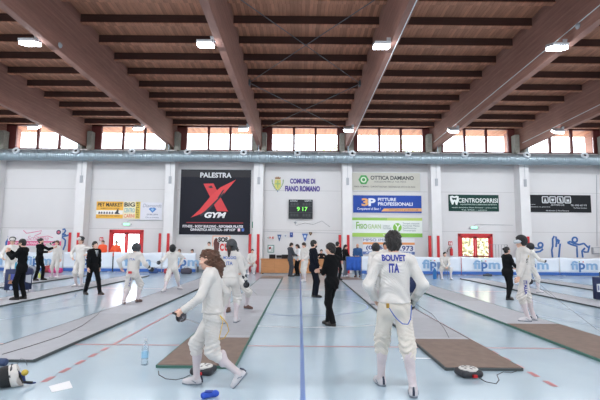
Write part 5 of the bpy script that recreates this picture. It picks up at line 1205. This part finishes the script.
# striding woman, profile to the left
wom = person('striding woman fencer in white with curly brown hair, facing left', -1.01, 5.28, 90, 1.61, NEAR, female=True, hair=('curly', 'brown'), face=True, glove='',
             pz=0.905, lean=5, lf=(-0.08, -0.36, 0.185), lfp=48, rf=(0.06, 0.20, 0.085), lfy=5, rfy=5, lk=(0, 1, 0.2), rk=(0, 1, 0.1), lh=(-0.27, 0.33, 0.98), rh=(0.24, -0.05, 0.90), le=(-0.4, -1, 0), hpitch=14, curl=(1.0, 0.4), thumb_l=(0.3, 0.5, 0.8))
yc = MB().tube([(-0.17, -0.12, 0.82), (-0.20, -0.20, 0.74), (-0.19, -0.22, 0.66), (-0.19, -0.17, 0.58), (-0.19, -0.11, 0.56), (-0.19, -0.13, 0.66), (-0.185, -0.15, 0.76), (-0.17, -0.11, 0.83)], 0.005, 6).build('body_cord', mat('cord_yellow', (206, 170, 70), 0.5), wom['body'])

p13 = person('white fencer seen from behind with dark mask and ponytail on the middle piste', -1.42, 9.16, -4, 1.70, MID, PT, female=True, hair=('pony', 'dark'), mask=('full', M_MASKG), glove='R',
             pz=0.93, lf=(-0.11, -0.08, 0.085), rf=(0.12, 0.10, 0.085), lh=(-0.30, 0.34, 1.10), rh=(0.33, 0.10, 0.87), le=(-1, -0.4, 0), hyaw=-8)
decal(p13['body'], p13['top'], 'MOGGIO', M_LETBLUE, -0.135, 1.29, 0.27, 0.06, bold=0.03)
decal(p13['body'], p13['top'], 'ITA', M_LETBLUE, -0.06, 1.17, 0.13, 0.075, bold=0.03)
person('fencer in white crouching in a lunge, mostly hidden behind the ponytailed fencer', -1.60, 11.0, 180, 1.72, MID, PT, hair=('short', 'dark'), mask=('down', M_MASKB), glove='R', shoes=M_SHOEBR,
       pz=0.80, lean=10, rf=(0.06, 0.40, 0.085), lf=(-0.30, -0.15, 0.085), lfy=70, rh=(0.10, 0.50, 0.98), lh=(-0.20, 0.05, 0.95), lk=(-0.8, 0.5, 0))

# left pair on the long piste
p9 = person('white fencer seen from behind en garde on the left piste', -4.47, 11.95, -8, 1.68, MID, PT, hair=('short', 'dark'), mask=('full', M_MASKG), glove='R', shoes=M_SHOEBR,
            pz=0.86, lean=8, rf=(0.04, 0.26, 0.085), lf=(-0.09, -0.24, 0.085), lfy=35, rfy=10, rh=(0.40, 0.22, 0.98), lh=(-0.38, 0.02, 1.0), re=(0.6, -1, -0.6), le=(-0.8, -1, -0.5), lk=(-0.35, 0.9, 0), rk=(0.2, 1, 0), curl=(0.4, 1.1), hyaw=-10)
decal(p9['body'], p9['top'], 'ITA', M_LETBLUE, -0.07, 1.14, 0.15, 0.06, bold=0.02); 
decal(p9['body'], p9['legs'], 'ITA', M_PADBLUE, Vector((0, -0.20, 0.48)), 0, 0.24, 0.07, direction=(1, 0.2, 0), right=(0, 0.35, 0.94), up=(0, 0.94, -0.35))
MB().lohi((-0.03, -0.19, 0.80), (0.05, -0.15, 0.86)).build('red_tab', M_RED2, p9['body'])
p10 = person('white fencer in a black mask lunging towards the camera on the left piste', -4.33, 15.2, 180, 1.72, MID, PT, hair=(None, None), mask=('down', M_MASKB), glove='R',
             pz=0.80, lean=4, rf=(0.10, 0.58, 0.085), lf=(-0.10, -0.55, 0.085), lfy=60, rh=(0.34, 0.42, 1.02), lh=(-0.22, -0.15, 0.92), lk=(-0.8, 0.8, 0), rk=(0.2, 1, 0.2), re=(0.6, -0.6, -0.8))

# tall masked fencer at right and partner
p29 = person('tall white fencer in black mask with pale visor, blue letters down the leg', 4.92, 9.77, 82, 1.84, 0.008, PT, hair=('short', 'dark'), mask=('visor', M_MASKB), glove='r', face=True,
             pz=0.945, lf=(-0.09, -0.02, 0.085), rf=(0.10, -0.20, 0.085), lfy=-4, rfy=12, lh=(-0.26, 0.20, 0.87), rh=(0.28, -0.16, 0.90), le=(-0.4, -1, 0), re=(0.5, -1, 0), curl=(0.5, 1.0), hpitch=6)
decal(p29['body'], p29['legs'], 'ITALIA', M_PADBLUE, Vector((0, 0.075, 0.87)), 0, 0.30, 0.075, direction=(1, 0, 0), right=(0, -0.06, -1.0), up=(0, -1.0, 0.06), bold=0.04)
decal(p29['body'], p29['legs'], 'ITA', M_PADBLUE, Vector((0, 0.02, 0.38)), 0, 0.09, 0.045, direction=(1, 0, 0), right=(0, 0, -1.0), up=(0, -1.0, 0))
decal(p29['body'], p29['top'], 'I', mat('patch_yellow', (206, 186, 96), 0.7), Vector((0, -0.02, 1.36)), 0, 0.045, 0.05, direction=(1, 0, 0), right=(0, -1, 0), name='sleeve_patch')
decal(p29['body'], p29['top'], '5', BLACKP, Vector((0, 0.03, 1.25)), 0, 0.06, 0.09, direction=(1, 0, 0), right=(0, -1, 0), name='sleeve_patch')
p30 = person('white fencer in a black mask facing right, half hidden behind the tall masked fencer', 8.16, 15.7, -80, 1.74, MID, PT, hair=('short', 'black'), mask=('full', M_MASKB), glove='R', pz=0.93, rh=(0.24, 0.36, 1.12), lh=(-0.27, 0.05, 0.9), rf=(0.12, 0.18, 0.085), lf=(-0.12, -0.16, 0.085))

# right piste pair behind the foreground fencer
person('white fencer in dark mask standing left behind the lettered fencer', 2.12, 12.2, 20, 1.68, MID, PT, hair=('short', 'black'), mask=('full', M_MASKB), glove='R', pz=0.92, rh=(0.24, 0.36, 1.05), lh=(-0.30, -0.04, 0.9))
person('dark haired fencer facing us, mostly hidden by the head of the lettered fencer', 2.72, 14.0, 165, 1.72, MID, PT, hair=('short', 'black'), skin='tan', pz=0.93, rh=(0.24, 0.30, 1.05), lh=(-0.28, 0.04, 0.9))

# officials in suits
p1 = person('suited man in glasses facing left with raised hands before the navy table', -7.87, 12.62, 98, 1.70, MID, PT, hair=('short', 'black'), face=True, glasses=True, beard=True, collar='plain', top=('suit', M_SUIT), legs=('trousers', M_SUIT),
            lf=(-0.08, 0.05, 0.085), rf=(0.09, -0.08, 0.085), lh=(-0.10, 0.38, 1.37), rh=(0.08, 0.40, 1.42), le=(-0.4, -0.3, -1), re=(0.4, -0.3, -1), hpitch=14, thumb_l=(0, 0, 1), thumb_r=(0, 0, 1), curl=(0.8, 0.8))
person('young man in black suit and grey tie striding before the orange medics', -6.55, 14.15, -118, 1.69, MID, hair=('short', 'black'), face=True, collar='tie', top=('suit', M_SUIT), legs=('trousers', M_SUIT),
       lf=(-0.09, 0.27, 0.085), rf=(0.09, -0.24, 0.085), lh=(-0.27, -0.04, 0.86), rh=(0.28, 0.10, 0.86), hyaw=-8)
person('black-clad referee stretching both arms to the right at far left', -11.1, 18.95, -88, 1.78, FAR, PT, hair=('bun', 'black'), face=True, top=('suit', M_SUIT), legs=('trousers', M_SUIT), lf=(-0.14, 0.1, 0.085), rf=(0.14, -0.06, 0.085), lh=(-0.12, 0.50, 1.38), rh=(0.14, 0.42, 1.20), le=(-0.5, -0.3, -1), re=(0.5, -0.3, -1), beard=True)
p19 = person('bearded man in navy suit standing in profile, facing right', 0.44, 14.1, -78, 1.79, MID, hair=('short', 'black'), face=True, beard=True, collar='plain', top=('suit', M_NAVYSUIT), legs=('trousers', M_NAVYSUIT), lf=(-0.10, 0.04, 0.085), rf=(0.10, 0.06, 0.085), lh=(-0.20, 0.24, 0.92), rh=(0.27, 0.10, 0.88))
p20 = person('woman in black suit seen from behind looking left with folded arms', 0.67, 9.2, 48, 1.67, 0.008, female=True, hair=('full', 'black'), face=True, collar='plain', top=('suit', M_SUIT), legs=('trousers', M_SUIT),
             lf=(-0.06, -0.08, 0.085), rf=(0.05, 0.14, 0.085), lh=(0.03, 0.27, 1.10), rh=(-0.06, 0.30, 1.16), le=(-1, -0.5, -0.6), re=(1, -0.5, -0.6), hyaw=38, hpitch=8, curl=(0.6, 0.6), thumb_l=(0, 0, 1), thumb_r=(0, 0, 1))
person('dark-clothed woman with curly bun hair facing right near the tall masked fencer', 6.5, 13.9, -78, 1.63, MID, female=True, bulk=1.14, hair=('bun', 'black'), face=True, top=('suit', M_BLACKJ), legs=('trousers', M_BLACKJ), lf=(-0.10, 0.08, 0.085), rf=(0.11, -0.10, 0.085), lh=(-0.04, 0.26, 1.05), rh=(0.06, 0.28, 1.10), le=(-1, -0.5, -0.5), re=(1, -0.5, -0.5))
p16 = person('man in grey suit at the desk looking down at papers', -0.48, 23.1, -65, 1.76, FAR, hair=('short', 'dark'), face=True, collar='plain', top=('suit', mat('grey_suit', (58, 62, 70), 0.75)), legs=('trousers', mat('grey_suit', (58, 62, 70), 0.75)), hpitch=25, lh=(-0.08, 0.32, 1.10), rh=(0.10, 0.34, 1.10), le=(-0.6, -0.4, -1), re=(0.6, -0.4, -1))
p17 = person('long haired woman in white blouse and black trousers at the desk', -0.08, 23.6, 120, 1.68, FAR, female=True, hair=('long', 'dark'), face=True, top=('shirt', M_SHIRT), legs=('trousers', M_BLACKJ), hpitch=22, lh=(-0.09, 0.30, 1.08), rh=(0.09, 0.30, 1.10), le=(-0.6, -0.4, -1), re=(0.6, -0.4, -1))
person('standing white fencer looking down beside the bearded man in navy', 0.24, 20.0, 130, 1.76, FAR, hair=('short', 'dark'), face=True, hpitch=24, lh=(-0.20, 0.22, 1.0), rh=(0.20, 0.22, 1.0), lf=(-0.12, 0.1, 0.085), rf=(0.12, -0.08, 0.085))
person('person in dark top sitting behind the right end of the desk', 1.28, 26.05, 180, 1.72, FAR, hair=('short', 'dark'), face=True, top=('sweater', M_BLACKJ), legs=('jeans', M_JEANS), pz=0.60, lf=(-0.12, 0.32, 0.085), rf=(0.12, 0.32, 0.085), lh=(-0.2, 0.36, 0.98), rh=(0.2, 0.36, 0.98))
person('tall person in black coat with back turned beside the blue cloth stand', 1.76, 20.6, -50, 1.76, FAR, hair=('short', 'black'), top=('suit', M_BLACKJ), legs=('trousers', M_BLACKJ), z=PT)
person('dark haired woman in black jacket and grey jeans behind the blue cloth stand', 2.38, 23.2, -130, 1.68, FAR, female=True, hair=('long', 'black'), face=True, top=('jacket', M_BLACKJ), legs=('jeans', mat('grey_jeans', (110, 116, 128), 0.85)), shoes=M_SHOEW, hpitch=18, lh=(-0.06, 0.32, 1.08), rh=(0.12, 0.30, 1.08), le=(-0.6, -0.4, -1), re=(0.6, -0.4, -1))
person('bald man in blue sweater behind the blue cloth stand', 3.06, 23.3, 160, 1.74, FAR, skin='tan', hair=(None, 'brown'), beard=True, face=True, top=('sweater', M_BLUES), legs=('jeans', M_JEANS), shoes=M_SHOEBR, hpitch=16, lh=(-0.12, 0.30, 1.10), rh=(0.06, 0.32, 1.10), le=(-0.6, -0.4, -1), re=(0.6, -0.4, -1), bulk=1.1)

# other white fencers and helpers
person('white fencer with mask pushed up, behind the suited man in glasses', -10.45, 16.1, -150, 1.74, MID, PT, hair=('short', 'black'), face=True, mask=('up', M_MASKB), lh=(-0.26, 0.1, 0.92), rh=(0.24, 0.25, 1.05))
p4 = person('bareheaded white fencer facing us with one dark-gloved hand at the head', -11.15, 20.35, 178, 1.70, FAR, PT, hair=('long', 'brown'), face=True, glove='R', lh=(-0.27, 0.06, 0.88), rh=(0.18, 0.08, 1.66), re=(1, 0.1, -0.3), lf=(-0.14, 0.06, 0.085), rf=(0.14, 0.0, 0.085))
person('white fencer with mask pushed up, hand on hip, behind the young man in grey tie', -8.1, 16.4, 172, 1.78, MID, PT, hair=('short', 'brown'), face=True, mask=('up', M_MASKB), rh=(0.24, 0.10, 1.04), re=(1, -0.4, 0), lh=(-0.36, 0.10, 1.20), le=(-1, -0.2, -0.4))
person('white fencer standing in front of the orange-edged poster', -4.95, 24.2, 180, 1.76, FAR, hair=('short', 'dark'), face=True)
person('white fencer sitting on the red chair left of the desk', -2.62, 24.62, 180, 1.72, FAR, hair=('short', 'dark'), face=True, pz=0.60, lf=(-0.16, 0.42, 0.085), rf=(0.16, 0.36, 0.085), lh=(-0.12, 0.32, 0.66), rh=(0.14, 0.30, 0.66), le=(-1, -0.4, 0), re=(1, -0.4, 0), lk=(-0.3, 0.6, 1), rk=(0.3, 0.6, 1))
person('white fencer sitting with elbows on knees before the barriers', 7.2, 22.22, 180, 1.76, FAR, hair=('short', 'black'), face=True, pz=0.595, lean=28, lf=(-0.22, 0.42, 0.085), rf=(0.22, 0.42, 0.085), lh=(-0.04, 0.48, 0.62), rh=(0.05, 0.47, 0.60), le=(-1, -0.2, -0.4), re=(1, -0.2, -0.4), lk=(-0.3, 0.6, 1), rk=(0.3, 0.6, 1), hpitch=-12)
person('medic in orange jacket, left of the two behind the barrier', -11.65, 26.2, 176, 1.80, FAR, hair=('short', 'brown'), face=True, top=('jacket', M_ORANGE), legs=('trousers', M_BLACKJ), lh=(-0.08, 0.26, 1.08), rh=(0.10, 0.28, 1.06), le=(-1, -0.4, -0.6), re=(1, -0.4, -0.6), bulk=1.25)
person('medic in orange jacket with dark hair, right of the two behind the barrier', -10.85, 26.2, -170, 1.78, FAR, hair=('full', 'dark'), face=True, top=('jacket', M_ORANGE), legs=('trousers', M_BLACKJ), lh=(-0.14, 0.26, 1.06), rh=(0.10, 0.28, 1.10), le=(-1, -0.4, -0.6), re=(1, -0.4, -0.6), bulk=1.25)
for (x, lab, hc) in ((-7.08, 'brown haired person sitting behind the barrier, only the head showing', 'brown'), (-6.32, 'darker haired person sitting behind the barrier end, only the head showing', 'dark')):
    person(lab, x, 26.1, 180, 1.66, FAR, hair=('full', hc), top=('sweater', M_BLUES), legs=('jeans', M_JEANS), pz=0.585, lf=(-0.12, 0.40, 0.085), rf=(0.12, 0.40, 0.085), lh=(-0.12, 0.28, 0.64), rh=(0.12, 0.28, 0.64), lk=(-0.2, 0.5, 1), rk=(0.2, 0.5, 1))

# ------------------------------------------------------------------ things held and things on the floor
M_BLADE = mat('blade_steel', (170, 174, 178), 0.3, 0.85); M_GUARD = mat('guard_steel', (70, 72, 78), 0.3, 0.8)
def world_of(p, loc):
    b = p['body']; return Matrix.Translation(b.location) @ b.rotation_euler.to_matrix().to_4x4() @ Vector(loc)
def epee(p, right, d_world, label, tip=(200, 190, 170)):
    W = p['wR' if right else 'wL']; D = p['dR' if right else 'dL']; pn = p['pnR' if right else 'pnL']
    pos = world_of(p, W + D * 0.085 * p['s'] + pn * 0.03 * p['s'])
    q = Vector(d_world).normalized().to_track_quat('Z', 'Y')
    root = empty('epee', pos); root.rotation_mode = 'QUATERNION'; root.rotation_quaternion = q; tag(root, label, 'epee', 'epees held by the fencers')
    MB().tube([(0, 0, -0.09), (0, 0, 0.06)], [0.013, 0.014], 10).build('grip', BLACKP, root)
    MB().lathe([(0.004, 0.115), (0.035, 0.112), (0.058, 0.095), (0.067, 0.06), (0.064, 0.06), (0.055, 0.09), (0.004, 0.105)], n=24).build('bell_guard', M_GUARD, root, smooth=True)
    MB().tube([(0, 0, 0.10), (0, 0, 0.5), (0.004, 0, 0.98)], [0.006, 0.0045, 0.003], 6).build('blade', M_BLADE, root)
    MB().tube([(0.004, 0, 0.97), (0.004, 0, 0.99)], 0.004, 6).build('tip', mat('tip_%d' % tip[0], tip, 0.4), root)
epee(wom, False, (0.34, 0.85, -0.36), 'epee hanging from the hand of the striding woman')
epee(bou, True, (0.05, 0.85, -0.45), 'epee held at the hip by the lettered fencer')
epee(p9, True, (0.10, 0.95, 0.12), 'epee of the en garde fencer seen from behind on the left piste')
epee(p10, True, (-0.12, -0.95, 0.10), 'epee of the lunging black masked fencer')
epee(p13, True, (0.15, 0.9, -0.3), 'epee of the ponytailed fencer on the middle piste')
epee(p29, True, (0.80, 0.12, -0.52), 'epee pointing down behind the tall masked fencer')

def ground_cable(pts, label, r=0.006, m=None, z=0.0065):
    o = MB().tube([(p[0], p[1], z if len(p) < 3 else p[2]) for p in pts], r, 6).build('floor_cable', m or BLACKP); tag(o, label, 'cable', 'cables on the floor'); return o
def reel(px_, py_, label, rz=0.0):
    p_ = floor_at(px_, py_); root = empty('cable_reel', (p_.x, p_.y + 0.13, 0), rz); tag(root, label, 'cable reel', 'piste cable reels')
    V, Q = Field([([rbox((0, 0, 0.045), (0.145, 0.125, 0.045), None, 0.04)], [((0, 0, 0.003), (0, 0, -1))])], 0.008).mesh(); obj_from(V, Q, 'reel_case', mat('reel_dark', (46, 48, 54), 0.5), root)
    MB().lathe([(0.118, 0.080), (0.116, 0.098), (0.10, 0.104), (0.03, 0.106), (0.028, 0.098), (0.005, 0.098)], n=32).build('reel_top', mat('reel_white', (214, 214, 212), 0.5), root, smooth=True)
    for i in range(6): MB().lohi((-0.012, 0.045, 0.104), (0.012, 0.085, 0.1075), ).build('slot', mat('reel_slot', (120, 122, 124), 0.6), root).rotation_euler = (0, 0, i * PI / 3)
    MB().lohi((-0.02, -0.16, 0.02), (0.03, -0.12, 0.05)).build('plug', M_RED2, root); return root
reel(472.5, 379, 'dark and white cable reel at the near end of the right brown mat', R(10))
reel(201, 376.5, 'dark and white cable reel behind the foot of the striding woman', R(-8))
ground_cable([floor_at(*q) for q in ((479, 378), (486, 382), (496, 384), (499, 380), (497, 375), (503, 372), (511, 373), (517, 371))], 'black cord from the right cable reel')
ground_cable([floor_at(*q) for q in ((158.5, 371), (159, 375), (166, 379), (176, 380), (184, 378), (190, 375))], 'black cord from the left cable reel along the mat corner')
ground_cable([tuple(floor_at(*q)[:2]) + (0.044,) for q in ((2, 357.5), (30, 349), (60, 339), (82, 328), (97, 317), (104, 309))], 'thin black wire lying across the left grey piste', 0.004)
ground_cable([tuple(floor_at(*q)[:2]) + (0.044,) for q in ((412, 303), (432, 316), (444, 330), (449, 340))], 'thin wire lying along the right piste beside the lettered fencer', 0.004)
pa = world_of(p29, (0.10, -0.17, 0.95)); pb = floor_at(606, 339)
ground_cable([tuple(pa), tuple(pa.lerp(Vector((pb.x, pb.y, 0.05)), 0.5) - Vector((0, 0, 0.03))), (pb.x, pb.y, 0.05)], 'taut body wire running down from the tall masked fencer', 0.003, M_STEEL)
# mask lying on the floor
p_ = floor_at(4, 390); mk = empty('fencing_mask', (p_.x, p_.y + 0.11, 0), R(28)); tag(mk, 'fencing mask lying on its side on the floor at the lower left', 'mask')
V, Q = Field([([ell((-0.04, 0, 0.118), (0.155, 0.118, 0.118), None, 0.02)], [((0.0, 0, 0.12), (1, 0, 0.25)), ((0, 0, 0.004), (0, 0, -1))])], 0.006, cuts=[ell((0.02, 0, 0.118), (0.15, 0.106, 0.106))]).mesh(); obj_from(V, Q, 'mesh_dome', M_MASKB, mk)
V, Q = Field([([ell((0.02, 0, 0.120), (0.14, 0.125, 0.125), None, 0.02), ell((0.10, 0.01, 0.10), (0.09, 0.10, 0.10), None, 0.04)], [((-0.01, 0, 0.12), (-1, 0, -0.2)), ((0, 0, 0.004), (0, 0, -1)), ((0.13, 0, 0), (1, 0, 0.35))])], 0.006, cuts=[ell((0.13, -0.04, 0.10), (0.11, 0.09, 0.085))],
            noise=lambda X, Y, Z: 0.003 * np.sin(60 * Z + 30 * X) * np.sin(50 * Y)).mesh(); obj_from(V, Q, 'mask_bib', M_FENCE, mk)
V, Q = Field([([ell((0.135, -0.10, 0.165), (0.036, 0.036, 0.034), None, 0.02)], [])], 0.005).mesh(); obj_from(V, Q, 'yellow_pad', mat('foam_yellow', (190, 166, 70), 0.8), mk)
MB().tube([(0.06, -0.02, 0.16), (0.12, -0.06, 0.11), (0.14, -0.07, 0.05), (0.20, -0.06, 0.03), (0.25, -0.06, 0.03)], [0.016, 0.018, 0.016, 0.012, 0.008], 8).build('mask_strap', mat('strap_blue', (40, 62, 120), 0.7), mk)
MB().tube([(0.05, -0.06, 0.20), (0.10, -0.08, 0.10), (0.12, -0.09, 0.06), (0.22, -0.09, 0.045)], 0.012, 8).build('mask_tongue', BLACKP, mk)
MB().tube([(-0.005, -0.118, 0.13), (0.0, -0.08, 0.215), (0, 0.0, 0.245)], 0.012, 6).build('mask_rim', M_MASKG, mk)
ground_cable([tuple(floor_at(15, 371)[:2]) + (0.006,), tuple(floor_at(17, 369)[:2]) + (0.06,), tuple(floor_at(20, 370)[:2]) + (0.15,), tuple(floor_at(25, 368)[:2]) + (0.10,), tuple(floor_at(27, 366)[:2]) + (0.006,)], 'thin pale wire curling up behind the mask on the floor', 0.003, M_STEEL)
# paper sheet
c4 = [floor_at(*q) for q in ((48.5, 386.5), (69.5, 381), (72.8, 388), (52, 392.6))]
o = MB().add([(p.x, p.y, z_) for z_ in (0.0015, 0.004) for p in c4], [(0, 1, 2, 3), (7, 6, 5, 4), (0, 4, 5, 1), (1, 5, 6, 2), (2, 6, 7, 3), (3, 7, 4, 0)]).build('paper_sheet', mat('paper', (232, 234, 238), 0.8)); tag(o, 'white sheet of paper lying on the blue floor at lower left', 'paper')
pz_ = world_of(p17, (0, 0.36, 1.06))
o = MB().box((0, 0, 0), (0.21, 0.30, 0.004), Matrix.Rotation(R(25), 3, 'X')).build('paper_sheet', mat('paper', (232, 234, 238), 0.8), loc=(pz_.x, pz_.y, pz_.z)); tag(o, 'sheet of paper held between the two people at the desk', 'paper')
# blue pouch and blue roll
p_ = floor_at(209, 399); V, Q = Field([([rcap((-0.055, -0.02, 0.036), (0.045, 0.05, 0.036), 0.036, 0.034, 0.02), ell((0.06, 0.06, 0.03), (0.03, 0.035, 0.028), None, 0.02)], [((0, 0, 0.003), (0, 0, -1))])], 0.006, noise=lambda X, Y, Z: 0.003 * np.sin(70 * X + 40 * Y) * np.sin(60 * Z + 30 * X)).mesh()
o = obj_from(V, Q, 'blue_pouch', mat('pouch_blue', (44, 84, 196), 0.6)); o.location = (p_.x, p_.y + 0.02, 0); tag(o, 'small blue pouch on the floor at the bottom edge', 'pouch')
MB().lohi((-0.05, -0.03, 0.066), (0.03, 0.035, 0.075)).build('pouch_flap', mat('pouch_dark_blue', (34, 60, 150), 0.6), o)
p_ = floor_at(0, 367); V, Q = Field([([rcap((-0.16, 0, 0.05), (0.02, 0, 0.05), 0.05, 0.05, 0.02)], [((0.055, 0, 0), (1, 0, 0)), ((0, 0, 0.003), (0, 0, -1))])], 0.006).mesh()
o = obj_from(V, Q, 'rolled_pad', mat('roll_blue', (58, 74, 108), 0.7)); o.location = (p_.x, p_.y + 0.05, 0); tag(o, 'dark blue rolled pad at the left edge by the piste end', 'pad')
